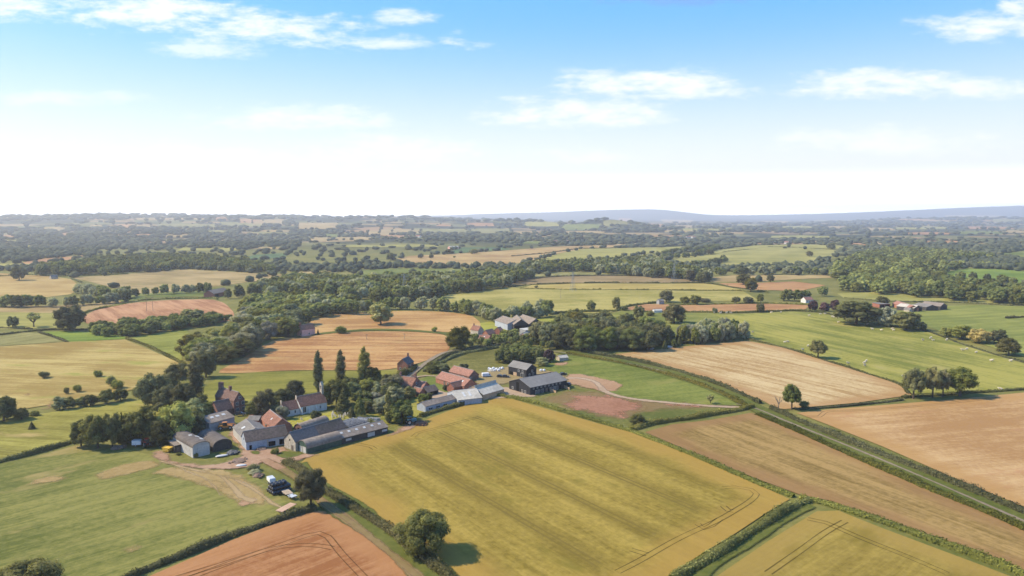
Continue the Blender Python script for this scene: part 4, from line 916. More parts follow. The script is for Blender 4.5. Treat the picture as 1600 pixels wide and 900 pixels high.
# ---- choose what becomes objects
def build_trees(NMAX=285):
    for t in TREES: t['s'] = t['h'] / t['p'].y
    n_sure = sum(t['sure'] for t in TREES)
    rest = sorted([t for t in TREES if not t['sure']], key=lambda t: -t['s'])
    keep = [t for t in TREES if t['sure']] + [t for t in rest[:max(0, NMAX - n_sure)]]
    # hidden inside woods: only what shows in the frame
    mass = rest[max(0, NMAX - n_sure):]
    for t in keep:
        D = t['p'].y; sh, W, H, leaf, nv = SPEC[t['kind']]
        lod = 1 if t['kind'] == 'bush' else 0 if (D < 260 and t['h'] > 8) else 1 if D < 480 else 2
        c, tr, _ = proto(t['kind'], lod, rnd.randrange(nv if lod else 1))
        e = empty(t['name'], t['p'], rnd.uniform(0, 6.28)); e.scale = (t['w'] / W, t['w'] / W, t['h'] / H)
        link('trunk', tr, e); link('crown', c, e)
        tag(e, t['label'], t['cat'], t['group'])
    Vs, Qs, Ts, tt, mq, mt = [], [], [], [], [], []; n = 0
    kinds = list(LEAVES)
    for t in mass:
        D = t['p'].y; sh, W, H, leaf, nv = SPEC[t['kind']]
        V, q, tr, tint = proto(t['kind'], 2 if D < 650 else 3, rnd.randrange(nv))[2]
        a = rnd.uniform(0, 6.28); k = t['w'] / W; ca, sa = math.cos(a), math.sin(a)
        X = np.stack([(V[:, 0] * ca - V[:, 1] * sa) * k + t['p'].x, (V[:, 0] * sa + V[:, 1] * ca) * k + t['p'].y, V[:, 2] * t['h'] / H + t['p'].z], 1)
        Vs.append(X); Qs.append(q + n); tt.append(np.clip(tint * .7 + rnd.uniform(-.05, .55), 0, 1)); mq += [kinds.index(leaf)] * len(q)
        if tr is not None: Ts.append(tr + n); mt += [kinds.index(leaf)] * len(tr)
        n += len(X)
    me = amesh('woodland', np.concatenate(Vs), np.concatenate(Qs), np.concatenate(Ts), [LEAVES[k] for k in kinds], {'tint': np.concatenate(tt)}, mi=mq + mt)
    tag(link('woodland', me), 'unbroken woodland of the valley and of the belts beyond it', 'woodland', kind='stuff')
    print('trees', len(keep), 'mass', len(mass))
build_trees()

# ---- distant wooded country: one mass
def far_wood():
    hv = ICO1[0].copy(); ht = ICO1[1]
    polys = [np.array(P) for P in FIELD_XY]
    bb = [(p[:, 0].min(), p[:, 0].max(), p[:, 1].min(), p[:, 1].max()) for p in polys]
    Vs, Ts, tt = [], [], []; n = 0
    def free(X, Y):
        for P, b in zip(FIELD_XY, bb):
            if b[0] <= X <= b[1] and b[2] <= Y <= b[3] and inside(np.array([[X, Y]]), P)[0]: return False
        return True
    def blob(X, Y, w, h, t):
        nonlocal n
        a = rnd.uniform(0, 6.28); ca, sa = math.cos(a), math.sin(a)
        j = hv * (1 + RS.uniform(-.22, .22, len(hv))[:, None])
        x = j[:, 0] * ca - j[:, 1] * sa; y = j[:, 0] * sa + j[:, 1] * ca
        Vs.append(np.stack([x * w / 2 + X, y * min(w, 18 + w * .25) / 2 + Y, j[:, 2] * h * .55 + float(zt(X, Y)) + h * .45], 1)); Ts.append(ht + n)
        tt.append(np.clip(t + RS.uniform(-.12, .12, len(hv)) + j[:, 2] * .0, 0, 1)); n += len(hv)
    N = 19000
    for i in range(N):
        px = rnd.uniform(-160, 1760); py = rnd.uniform(333.5, 425)
        ridge = px < 470 and (py < 343 or 376 < py < 390) or (py < 341 and px < 760)
        if py > 400 and rnd.random() < .25: continue
        p = pt(px, py)
        if p.y > 9500 or p.y < 900: continue
        clump = math.sin(p.x / 480 + 1.7 * math.sin(p.y / 410)) + math.sin(p.y / (90 + p.y * .035) + 1.6 * math.sin(p.x / 900)) * 1.1
        if not ridge and clump < -.15 and rnd.random() < .88: continue
        if not free(p.x, p.y): continue
        k = mpp(p); h = max(9, min(20, k * 4.2)) * rnd.uniform(.7, 1.2); w = max(10, k * rnd.uniform(6, 15))
        t = .16 + .3 * (math.sin(p.x / 150 + p.y / 210) * .5 + .5) * rnd.random() + (.35 if rnd.random() < .12 else 0)
        blob(p.x, p.y, w, h, t)
    # hedgerow trees round the far fields
    for P in FIELD_XY:
        cy = sum(q[1] for q in P) / len(P)
        if cy < 1000 or cy > 9000: continue
        for x, y in densify(P, 30 + cy * .006):
            if rnd.random() < .45: blob(x + rnd.uniform(-6, 6), y + rnd.uniform(-6, 6), rnd.uniform(9, 15) + cy * .001, rnd.uniform(5, 11), rnd.uniform(.1, .45))
    me = amesh('far_woodland', np.concatenate(Vs), None, np.concatenate(Ts), [LEAF('distant_leaf', (.046, .060, .034), (.175, .182, .090), .2)], {'tint': np.concatenate(tt)}, smooth=True)
    tag(link('far_woodland', me), 'distant woods and hedgerow trees reading as one mass up to the skyline', 'woodland', kind='stuff')
    print('far blobs', n // len(hv))
far_wood()

# ------------------------------------------------------------------ hedges
def hedge(px, h, w, label, name='hedge', gap=0.0, leaf='hedge', xy=None):
    L = xy or line_xy(px, 1.5); D = sum(p.y for p in L) / len(L)
    length = sum((b - a).length for a, b in zip(L, L[1:]))
    N = normals(L); m = len(L)
    size = max(.42, min(1.3, D * .0016)); n = int(length * (h * 2 + w) * .55 / (size * size) * 1.7); n = min(n, 15000)
    hv = np.array([1 + .26 * math.sin(p.x * .13 + p.y * .17) + .2 * math.sin(p.x * .9 + 1) * math.sin(p.y * .7) + rnd.uniform(-.12, .12) for p in L])
    wv = np.array([1 + .18 * math.sin(p.x * .23 + 2) + rnd.uniform(-.12, .12) for p in L])
    G = np.ones(m)
    if gap:
        G = np.array([1.0 if math.sin(p.x * .11 + 2 * math.sin(p.y * .05)) > -1 + 2 * gap else .22 for p in L])
    hv = hv * G
    A = np.array([(p.x, p.y) for p in L]); Nn = np.array([(q.x, q.y) for q in N])
    prof = [(-.5, 0), (-.48, .55), (-.28, .92), (.28, .92), (.48, .55), (.5, 0)]
    V = []
    for i in range(m):
        z = float(zt(*A[i]))
        for c, t in prof:
            q = A[i] + Nn[i] * c * w * wv[i] * .82; V.append((q[0], q[1], z + t * h * hv[i] * .9))
    Q = [(i * 6 + j, (i + 1) * 6 + j, (i + 1) * 6 + j + 1, i * 6 + j + 1) for i in range(m - 1) for j in range(5)]
    core_n = len(V)
    i = RS.randint(0, m - 1, n); f = RS.rand(n)
    th = RS.uniform(0, math.pi, n); ct, st = np.cos(th), np.sin(th)
    base = A[i] + (A[i + 1] - A[i]) * f[:, None]
    rad = RS.uniform(.82, 1.12, n)
    cx = np.sign(ct) * np.abs(ct) ** .6 * .5 * w * wv[i] * rad; zz = st ** .6 * h * hv[i] * rad
    P = np.column_stack([base + Nn[i] * cx[:, None], zt(base[:, 0], base[:, 1]) + np.maximum(.1, zz)])
    nn = np.column_stack([Nn[i] * ct[:, None], st]) + rdir(n) * .6; nn /= np.linalg.norm(nn, axis=1)[:, None]
    q = leafquads(P, nn, size)
    tint = np.concatenate([np.full(core_n, .2), np.repeat(np.clip(RS.uniform(0, .8, n) + .3 * np.sin(A[i][:, 0] * .15), 0, 1), 4)])
    Vv = np.concatenate([np.array(V), q.reshape(-1, 3)])
    quads = np.concatenate([np.array(Q), core_n + np.arange(4 * n).reshape(-1, 4)])
    o = link(name, amesh(name, Vv, quads, None, [LEAVES[leaf]], {'tint': tint}))
    return tag(o, label, 'hedge')
hedge([(190,910),(240,887),(300,864),(360,839),(420,819),(470,803),(493,796)], 1.7, 2.6, 'dark hedge between the green field and the orange wheat')
hedge([(446,723),(470,736),(500,762),(540,787),(580,813),(620,838),(652,866),(692,898),(715,920)], 2.0, 3.6, 'bushy hedge along the left side of the golden crop')
hedge([(745,617),(785,620),(830,629),(880,643),(940,661),(985,674),(1030,691),(1090,716),(1150,741),(1200,763),(1240,777)], 1.3, 2.6, 'low hedge along the right side of the golden crop')
hedge([(1250,779),(1300,791),(1380,816),(1450,843),(1530,873),(1600,902),(1700,945)], 1.7, 3.0, 'thick hedge between the corner crop and the brown stubble')
hedge([(1262,784),(1225,801),(1180,830),(1130,862),(1080,890),(1050,910)], 2.0, 3.0, 'tall hedge between the golden crop and the corner crop')
hedge([(988,672),(1020,663),(1080,654),(1140,644),(1176,637)], 1.8, 3.0, 'hedge along the top of the brown stubble')
hedge([(886,553),(950,564),(1010,577),(1075,596),(1125,614),(1166,636)], 1.6, 2.8, 'lower hedge of the lane beside the green paddock')
hedge([(1184,648),(1230,668),(1300,699),(1380,734),(1460,768),(1540,801),(1640,846)], 1.7, 3.2, 'lower hedge of the lane beside the brown stubble')
hedge([(870,544),(950,557),(1010,568),(1080,587),(1140,609),(1188,631)], 1.8, 3.0, 'upper hedge of the lane beside the streaky stubble')
hedge([(1205,640),(1270,668),(1340,697),(1420,728),(1500,761),(1600,802),(1660,828)], 2.0, 3.8, 'upper hedge of the lane beside the orange gold crop')
hedge([(1168,530),(1230,545),(1290,564),(1350,583),(1404,601),(1420,616)], 1.1, 2.4, 'low hedge between the streaky stubble and the sheep pasture')
hedge([(1240,640),(1300,637),(1380,629),(1410,625)], .9, 2.0, 'low hedge between the streaky stubble and the orange gold crop')
hedge([(1410,622),(1450,619),(1520,614),(1600,609),(1700,603)], 1.1, 2.6, 'hedge between the sheep pasture and the orange gold crop')
hedge([(1290,490),(1345,503),(1400,511),(1445,517),(1500,537),(1560,556),(1620,572)], .9, 2.2, 'thin hedge along the top of the sheep pasture')
hedge([(1125,489),(1180,488),(1240,486),(1290,489)], 1.6, 3.0, 'hedge at the far end of the sheep pasture')
hedge([(-120,748),(0,722),(50,710),(112,692)], 1.7, 2.6, 'dark hedge along the back of the wide green field')
hedge([(198,529),(240,545),(290,572)], 1.3, 2.4, 'hedge beside the green triangular paddock')
hedge([(-60,530),(0,524),(40,519),(62,517),(90,515.5),(150,516)], 1.3, 2.6, 'hedge behind the two small left paddocks')
hedge([(60,519),(85,527),(106,535)], 1.2, 2.2, 'hedge dividing the two small left paddocks')
hedge([(-40,512),(0,513),(50,514.5)], 1.2, 2.2, 'hedge below the round bush at the far left')
hedge([(664,581),(690,561),(722,549),(770,541),(800,537)], 1.8, 2.6, 'upper hedge of the lane towards the middle farm')
hedge([(676,578),(698,564),(726,553),(750,549),(778,544)], 1.8, 2.6, 'lower hedge of the lane towards the middle farm')
hedge([(622,591),(637,584),(649,575)], 3.0, 3.4, 'clipped tall hedge in front of the small brick cottage')
hedge([(656,652),(690,641),(724,633)], 1.6, 2.4, 'hedge along the grey shed beside the golden crop')
hedge([(564,655),(585,662),(600,668)], 2.2, 3.0, 'rounded green hedge behind the silage clamp')
hedge([(784,449),(810,440),(850,434),(900,431.5),(950,431),(1000,431),(1060,433)], 1.7, 3.0, 'upper dark hedge of the terraced hill')
hedge([(786,450),(830,445),(880,443.5),(960,442),(1040,442.5),(1104,443),(1150,450),(1190,455)], 1.7, 3.0, 'middle dark hedge of the terraced hill', gap=.15)
hedge([(812,451),(880,452.5),(960,453),(1040,453.5),(1110,454),(1170,455),(1200,457)], 1.4, 2.6, 'lowest broken hedge of the terraced hill', gap=.3)
hedge([(966,483),(985,478),(1010,475),(1030,473)], 1.6, 3.0, 'dark hedge at the left tip of the orange strip')
hedge([(1060,477),(1120,476),(1200,474),(1262,477)], 1.3, 2.6, 'upper hedge of the orange strip')
hedge([(860,492),(890,488),(950,487),(968,485)], 1.8, 3.2, 'hedge along the bottom of the big meadow')
hedge([(1000,488),(1080,488),(1120,489)], 1.4, 2.6, 'lower hedge of the orange strip')
hedge([(1320,466),(1400,471.5),(1500,473),(1600,478.5),(1680,479)], 1.3, 2.6, 'straight hedge behind the red farm')
hedge([(1572,498),(1600,496),(1660,492)], 1.8, 3.0, 'dark hedge around the tan corner field')
hedge([(800,400.5),(860,395),(905,388.5),(912,388)], 2.0, 4, 'dark hedge between the long golden field and the yellow green field')
hedge([(912,388.5),(960,388),(1000,386),(1060,385)], 2.0, 4, 'dark hedge behind the yellow green field')
hedge([(1060,400),(1110,398),(1140,393),(1185,388)], 1.8, 3.5, 'hedge crossing the yellow green hill field', gap=.15)
hedge([(1200,385.5),(1260,388),(1320,391)], 1.8, 3.5, 'hedge along the far side of the yellow green hill field', gap=.1)
hedge([(60,411.5),(100,408),(135,405.5)], 1.6, 3, 'hedge below the orange field at far left')
hedge([(0,432),(40,430),(100,432),(160,430),(200,428.5)], 1.6, 3, 'hedge behind the ochre field at far left', gap=.1)
hedge([(112,436),(128,442),(150,450)], 1.8, 3, 'scrubby hedge between the ochre and the domed tan fields')
hedge([(130,490),(145,485),(180,478),(200,474)], 1.6, 2.6, 'hedge up the left side of the ploughed dome', gap=.2)
hedge([(215,470),(270,467),(330,466),(340,468)], 1.4, 2.4, 'hedge along the top of the ploughed dome')
# ------------------------------------------------------------------ building materials
W = dict(
 bluegrey=PM('blue_grey_sheet', (.40, .43, .47), .15, 1.2, .8, .12, rib=.35, patch=.3),
 grey=PM('grey_sheet', (.34, .34, .33), .18, 1.0, .6, .3, rib=.35, patch=.4),
 pale=PM('pale_sheet', (.50, .475, .43), .15, 1.0, .6, .3, rib=.4, patch=.4),
 brick=PM('red_brick', (.36, .15, .10), .25, 1.4, .9, .1, patch=.3, brick=4.0),
 oldbrick=PM('old_brick', (.27, .15, .115), .3, 1.2, .9, .1, patch=.4, brick=4.0),
 redb=PM('orange_brick', (.40, .18, .115), .22, 1.4, .9, .1, patch=.25, brick=4.0),
 pink=PM('pink_render', (.80, .44, .36), .1, .6, .9, .1),
 white=PM('white_render', (.68, .66, .60), .10, .8, .9, .1, patch=.3),
 cream=PM('cream_stone', (.46, .40, .31), .25, 1.2, .9, .1, patch=.35),
 black=PM('black_boards', (.030, .030, .034), .3, 1.4, .75, .2, rib=.3, patch=.2),
 dark=PM('dark_boards', (.06, .055, .05), .3, 1.4, .8, .2, rib=.4, patch=.3),
 timber=PM('new_timber', (.52, .36, .22), .2, 1.2, .85, .15, rib=.4, patch=.25),
 green=PM('green_sheet', (.045, .085, .06), .25, 1.0, .6, .3, rib=.35, patch=.3))
RF = dict(
 tile=PM('clay_tiles', (.25, .125, .085), .28, 1.3, .9, .1, course=.3, patch=0.63),
 oldtile=PM('old_dark_tiles', (.175, .108, .085), .28, 1.3, .9, .1, course=.3, patch=0.63),
 redtile=PM('red_clay_tiles', (.31, .155, .11), .24, 1.1, .9, .1, course=.3, patch=0.53, col2=(.30, .16, .12)),
 brown=PM('brown_tiles', (.155, .115, .09), .28, 1.1, .9, .1, course=.35, patch=0.68, col2=(.10, .085, .06)),
 asb=PM('weathered_cement_sheet', (.255, .205, .16), .22, .8, .9, .1, rib=.5, patch=0.68, col2=(.19, .15, .12)),
 grey=PM('grey_cement_sheet', (.205, .185, .16), .2, .8, .85, .15, rib=.5, patch=0.58),
 dkgrey=PM('dark_cement_sheet', (.135, .112, .095), .22, .8, .85, .15, rib=.5, patch=0.58),
 slate=PM('blue_slate', (.112, .108, .108), .2, 1.3, .8, .12, course=.3, patch=0.48),
 metal=PM('grey_metal_sheet', (.215, .20, .178), .1, .6, .7, .12, rib=.6, patch=0.38),
 white=PM('whitish_sheet', (.48, .455, .39), .14, .8, .7, .15, rib=.5, patch=0.48),
 cream=PM('cream_sheet', (.50, .45, .36), .15, .8, .7, .2, rib=.5, patch=0.58))
m_glass = PM('window_glass', (.035, .042, .05), .2, .5, .15, .5, patch=0)
m_frame = PM('window_frame_paint', (.62, .60, .55), .1, 1, .6, .3, patch=.1)
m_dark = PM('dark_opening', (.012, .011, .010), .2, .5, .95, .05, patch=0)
m_door = PM('door_paint', (.16, .12, .09), .2, 1, .7, .2)
m_sky = PM('rooflight_sheet', (.52, .51, .47), .1, .8, .4, .4, patch=.2)
m_lead = PM('lead_ridge', (.2, .19, .18), .2, 1, .7, .2)

def prof(kind, w, e, r):
    if kind == 'gable': return [(0, e), (w / 2, r), (w, e)]
    if kind == 'arch': return [(w / 2 - w / 2 * math.cos(t), e + (r - e) * math.sin(t)) for t in [math.pi * i / 12 for i in range(13)]]
    if kind == 'mono': return [(0, e), (w, r)]
    if kind == 'flat': return [(0, e), (w, e + .12)]
    if kind == 'monitor': return [(0, e), (w * .48, e + (r - e) * .62), (w * .52, r), (w, e + (r - e) * .25)]
    if kind == 'mansard': return [(0, e), (w * .18, e + (r - e) * .55), (w * .5, r), (w * .82, e + (r - e) * .55), (w, e)]
BPOS = []
def bld(name, label, cat, Np, Rp, Lp, axis, e, r, wall, roof, kind='gable', opens=(), sky=(), chim=(), over=.3, lu=None, lv=None, group=None, roof2=None, wall2=None, parent=None):
    """walls from ground point N along u (towards R) and v (towards L); ridge along `axis`. opens: (face, pos, z, w, h, kind)"""
    Nw, Rw, Lw = pt(*Np), pt(*Rp), pt(*Lp)
    u = Vector((Rw.x - Nw.x, Rw.y - Nw.y)); v = Vector((Lw.x - Nw.x, Lw.y - Nw.y))
    if u.length >= v.length or lv: ud = u.normalized(); vd = Vector((-ud.y, ud.x)); U = u.length; Vv = abs(v.dot(vd))
    else: vd = v.normalized(); ud = Vector((vd.y, -vd.x)); Vv = v.length; U = abs(u.dot(ud))
    U = lu or max(2.5, U); Vv = lv or max(2.5, Vv)
    root = empty(name, (Nw.x, Nw.y, Nw.z + .1), math.atan2(ud.y, ud.x))
    BPOS.append((name, round(U, 1), round(Vv, 1)))
    Ln, wd = (U, Vv) if axis == 'u' else (Vv, U)
    put = (lambda a, b, z: Vector((a, b, z))) if axis == 'u' else (lambda a, b, z: Vector((b, a, z)))
    pr = prof(kind, wd, e, r)
    B().prism([(0, -.6)] + pr + [(wd, -.6)], 0, Ln, put).obj('wall', W[wall], root)
    # roof: one closed sheet following the profile
    def ext(p, q, d):
        p = Vector(p); q = Vector(q); return p + (p - q).normalized() * d
    P = [Vector(p) for p in pr]
    lo = [ext(P[0], P[1], over)] + P[1:-1] + [ext(P[-1], P[-2], over)]
    out = [(p.x, p.y + .20) for p in lo]; inn = [(p.x, p.y + .035) for p in lo][::-1]
    ov = over * .7
    def roofpart(a0, a1, m, ridge=True):
        o = B().prism(out + inn, a0, a1, put).obj('roof', m, root)
        if kind == 'gable' and ridge: B().prism([(wd / 2 - .22, r + .12), (wd / 2, r + .30), (wd / 2 + .22, r + .12), (wd / 2, r + .06)], a0 + .01, a1 - .01, put).obj('ridge_cap', m_lead, o)
        return o
    if roof2: f, m2 = roof2; ro = roofpart(-ov, Ln * f, RF[roof]); roofpart(Ln * f + .02, Ln + ov, RF[m2])
    else: ro = roofpart(-ov, Ln + ov, RF[roof])
    # rooflights: (segment, along fraction, slope fraction, length along, width on slope)
    for (sg, fa, fs, la, ws) in sky:
        p = P[sg].lerp(P[sg + 1], fs); d = (P[sg + 1] - P[sg]).normalized() * ws / 2; n = Vector((-d.y, d.x)).normalized()
        if n.y < 0: n = -n
        pp = p + Vector((0, .2)); a, b = pp - d + n * .02, pp + d + n * .02; c, e2 = b + n * .07, a + n * .07
        B().prism([(a.x, a.y), (b.x, b.y), (c.x, c.y), (e2.x, e2.y)], Ln * fa - la / 2, Ln * fa + la / 2, put).obj('rooflight', m_sky, ro)
    for (a, b, h, s) in chim:
        z = r - 1.2
        c = B().box(-s / 2, s / 2, -s * .4, s * .4, z, r + h).box(-s / 2 - .08, s / 2 + .08, -s * .4 - .08, s * .4 + .08, r + h + .002, r + h + .18).obj('chimney', W['oldbrick'], ro)
        c.location = put(Ln * a, wd * b, 0)
        B().lathe((-s * .2, 0, r + h + .18), (0, 0, 1), [(0, .14), (.5, .11)], 8).obj('chimney_pot', W['redb'], ro).location = put(Ln * a, wd * b, 0)
    for (f, p, z, w_, h_, k) in opens:
        # face frame: origin, direction, outward
        if f == 'F': o, dx, nn = Vector((p, 0, 0)), Vector((1, 0, 0)), Vector((0, -1, 0))
        elif f == 'B': o, dx, nn = Vector((p, Vv, 0)), Vector((-1, 0, 0)), Vector((0, 1, 0))
        elif f == 'L': o, dx, nn = Vector((0, p, 0)), Vector((0, -1, 0)), Vector((-1, 0, 0))
        else: o, dx, nn = Vector((U, p, 0)), Vector((0, 1, 0)), Vector((1, 0, 0))
        M = Matrix.Translation(o + Vector((0, 0, z))) @ Matrix((dx, -nn, (0, 0, 1))).transposed().to_4x4()
        if k == 'win':
            t = .09
            fr = B()
            for (a, b, c, d) in ((-w_/2 - t, -w_/2, -t, h_ + t), (w_/2, w_/2 + t, -t, h_ + t), (-w_/2, w_/2, -t, 0), (-w_/2, w_/2, h_, h_ + t), (-.04, .04, 0, h_)): fr.box(a, b, -.07, .02, c, d, M)
            o_ = fr.obj('window', m_frame, root)
            B().box(-w_/2, w_/2, -.03, .01, 0, h_, M).obj('pane', m_glass, o_)
        elif k == 'hole': B().box(-w_/2, w_/2, -.035, .01, 0, h_, M).obj('opening', m_dark, root)
        elif k == 'door': B().box(-w_/2, w_/2, -.06, .01, 0, h_, M).box(-w_/2 - .09, -w_/2, -.09, .01, 0, h_ + .09, M).box(w_/2, w_/2 + .09, -.09, .01, 0, h_ + .09, M).obj('door', m_door, root)
        elif k == 'panel': B().box(-w_/2, w_/2, -.05, .01, 0, h_, M).obj('door', W['pale'], root)
        elif k == 'post': B().box(-w_/2, w_/2, -.30, -.05, 0, h_, M).obj('post', W['cream'], root)
        elif k == 'butt': B().prism([(-.02, 0), (-1.0, 0), (-.7, h_ * .7), (-.02, h_)], -w_/2, w_/2, lambda a, b, zz: M @ Vector((a, b, zz))).obj('buttress', W[wall], root)
        elif k == 'fence': B().box(-w_/2, w_/2, -.05, .01, 0, h_, M).obj('panel', W['timber'], root)
    tag(root, label, cat, group)
    return root

# ---- the farmyard
bld('grey_shed', 'round roofed grey sheet shed nearest the wide green field', 'barn', (301.7,716), (327,709), (271,698), 'v', 4.0, 5.3, 'pale', 'dkgrey', 'arch', sky=[(8,.22,.5,1.6,1.3),(9,.36,.5,1.6,1.3),(8,.45,.5,1.6,1.3),(6,.58,.5,1.4,1.2)], opens=[('F',4.6,0,2.2,2.4,'panel'),('L',4,0,3,3,'panel'),('L',9,2,4,1,'panel')])
bld('lean_to_shed', 'small flat roofed lean to on the left of the round roofed grey shed', 'shed', (273.5,707.5), (284,703.5), (264,701), 'u', 2.6, 2.9, 'dark', 'asb', 'mono', opens=[('F',1.4,0,1.4,2,'door')])
bld('arched_shed', 'dark low arched shed beside the round roofed grey shed', 'barn', (333,707), (364,701), (308,691), 'v', 2.0, 4.2, 'dark', 'dkgrey', 'arch')
bld('grey_barn', 'grey barn with three rooflights in front of the farmhouse', 'barn', (327.5,675.5), (370,665.5), (301.7,668), 'u', 3.6, 5.4, 'grey', 'asb', sky=[(0,.30,.6,1.5,1.3),(0,.52,.6,1.5,1.3),(0,.76,.6,1.5,1.3)], opens=[('F',7.4,0,.6,2.6,'hole'),('L',3.5,0,3.5,2.6,'panel')])
bld('farmhouse', 'tall red brick farmhouse with gables and big chimneys', 'house', (366,647.5), (381,643), (337,638), 'v', 6.0, 9.6, 'oldbrick', 'oldtile', opens=[('F',1.7,1,1.2,1.5,'win'),('F',4.6,1,1.2,1.5,'win'),('F',1.7,3.8,1.2,1.4,'win'),('F',4.6,3.8,1.2,1.4,'win'),('F',3.1,6.6,1.0,1.1,'win'),('L',3,3.8,1.1,1.4,'win'),('L',7,3.8,1.1,1.4,'win'),('R',3,3.8,1.1,1.4,'win')], chim=[(.95,.5,2.2,1.9),(.45,.5,1.6,1.2)])
bld('brick_wing', 'low brick wing with a steep brown roof joined to the farmhouse', 'house', (341,652.5), (364,647.5), (327,646), 'u', 2.8, 6.4, 'oldbrick', 'oldtile', lv=7.5, opens=[('L',3.6,1,1,1.2,'win'),('F',3,.8,1,1.2,'win')])
bld('brick_stable', 'red tiled stable roof standing behind the long brown barn', 'barn', (426,680), (446,674), (408,664), 'v', 2.8, 6.0, 'redb', 'tile', lu=8, sky=[(0,.45,.5,.9,1.0)], opens=[('L',6,.8,1,1.1,'win'),('L',10,0,1.2,2,'door')])
bld('outhouse', 'small grey roofed outhouse left of the red tiled stable', 'shed', (404,666), (412,661), (398,659), 'v', 2.4, 3.6, 'brick', 'grey', lu=4.5, lv=5)
bld('lean_to_shed', 'low pale grey roofed store right of the red tiled stable', 'shed', (441,676), (454,671), (433,664), 'v', 2.2, 2.8, 'brick', 'grey', 'mono', lu=4.5, lv=9)
bld('long_barn', 'long brown tiled barn with blue grey front and open bays facing the yard', 'barn', (385,705), (450,693.5), (377,696), 'u', 3.5, 6.6, 'bluegrey', 'brown', lv=7.5, opens=[('F',1.6,0,.9,2.0,'hole'),('F',9.7,.2,2.6,1.9,'hole'),('F',13.6,.2,2.2,2.2,'hole'),('F',16.2,.2,1.6,2.2,'hole'),('F',11.7,0,.9,2.8,'panel'),('F',15.0,0,.35,3,'post'),('F',8.0,0,.35,3,'post'),('L',3.6,3.4,.8,.9,'hole')])
bld('rear_barn', 'grey roofed barn with a pale wall running back from the long brown barn', 'barn', (378.5,697), (395,693), (364.5,681.5), 'v', 3.7, 6.1, 'pale', 'grey', lu=10.5, sky=[(0,.5,.45,1.6,1.5)])
bld('slate_barn', 'stone gabled barn roofed half in blue slate and half in brown tiles', 'barn', (462,705.5), (541,681), (449,701), 'u', 3.6, 6.7, 'cream', 'slate', lv=7.2, roof2=(.46,'brown'), opens=[('L',2,0,1.0,1.9,'door'),('L',3.6,3.4,.7,.8,'hole')])
bld('arched_shed', 'long low arched shed with dark green side beside the golden crop', 'barn', (480,710), (534,695), (463.5,705), 'u', 2.3, 4.5, 'green', 'asb', 'arch', lv=6.2, opens=[('L',2.0,0,2.4,2.4,'panel'),('L',4.6,0,2.0,2.2,'panel')])
bld('cement_shed', 'long low shed with a line of rooflights beside the golden crop', 'barn', (534.5,694.8), (606,676.5), (521,689), 'u', 2.5, 4.3, 'dark', 'asb', lv=8, sky=[(0,f,.62,1.1,1.0) for f in (.06,.22,.38,.55,.72,.88)], opens=[('F',13.5,.3,3.4,1.7,'panel'),('F',3,.9,2.5,.9,'panel'),('F',20,.9,2.5,.9,'panel')])
bld('arched_shed', 'small brown arched hut behind the half slated barn', 'shed', (473.5,677), (514.5,663.5), (465,671.5), 'u', .9, 3.3, 'oldbrick', 'asb', 'arch', lv=5.5, opens=[('L',2.7,0,1.3,1.8,'hole')])
# ---- the church: nave, chancel, bellcote are parts of one building
ch = bld('church', 'white walled church with red tiled roof and a bellcote', 'church', (470,648), (511,640), (462,642), 'u', 3.5, 7.4, 'white', 'tile', lv=8.2, over=.25, opens=[('F',1.9,.6,1.4,2.5,'win'),('F',9.6,1.1,.6,1.3,'win'),('F',3.8,0,.5,2.8,'butt'),('F',7.6,0,.5,2.8,'butt'),('F',.5,0,.5,3.0,'butt'),('R',4,1.6,1.4,2.6,'win')])
U = BPOS[-1][1]
b = B(); yc = 4.1
b.box(U - .95, U + .06, yc - 1.0, yc + 1.0, 5.0, 9.0).box(U - .95, U + .06, yc - 1.0, yc - .55, 9.0, 10.6).box(U - .95, U + .06, yc + .55, yc + 1.0, 9.0, 10.6).box(U - .95, U + .06, yc - 1.0, yc + 1.0, 10.6, 11.0)
b.prism([(yc - 1.1, 11.0), (yc, 12.6), (yc + 1.1, 11.0)], U - 1.0, U + .1, lambda a, y, z: Vector((a, y, z))).obj('bellcote', W['cream'], ch)
B().lathe((U - .45, yc, 9.3), (0, 0, 1), [(0, .42), (.15, .38), (.5, .26), (.75, .08)], 10).obj('bell', m_lead, ch)
b = B(); b.prism([(.9, -.6), (.9, 2.9), (4.1, 6.0), (7.3, 2.9), (7.3, -.6)], -7.2, -.01, lambda a, y, z: Vector((a, y, z))).obj('chancel_wall', W['white'], ch)
B().prism([(.65, 2.85), (4.1, 6.22), (7.55, 2.85), (7.55, 2.7), (4.1, 6.04), (.65, 2.7)], -7.35, -.28, lambda a, y, z: Vector((a, y, z))).obj('chancel_roof', RF['tile'], ch)
for xx in (-2.2, -5.0):
    w_ = B().box(xx - .45, xx + .45, .82, .91, .9, 2.3).obj('window', m_frame, ch); B().box(xx - .32, xx + .32, .78, .90, 1.0, 2.2).obj('pane', m_glass, w_)
B().box(-7.45, -7.22, 3.6, 4.6, 4.5, 7.0).box(-7.45, -7.22, 3.2, 5.0, 6.25, 6.5).obj('gable_cross', W['cream'], ch)
B().box(-.25, -.02, 3.4, 4.8, 5.8, 7.95).obj('parapet', W['cream'], ch)

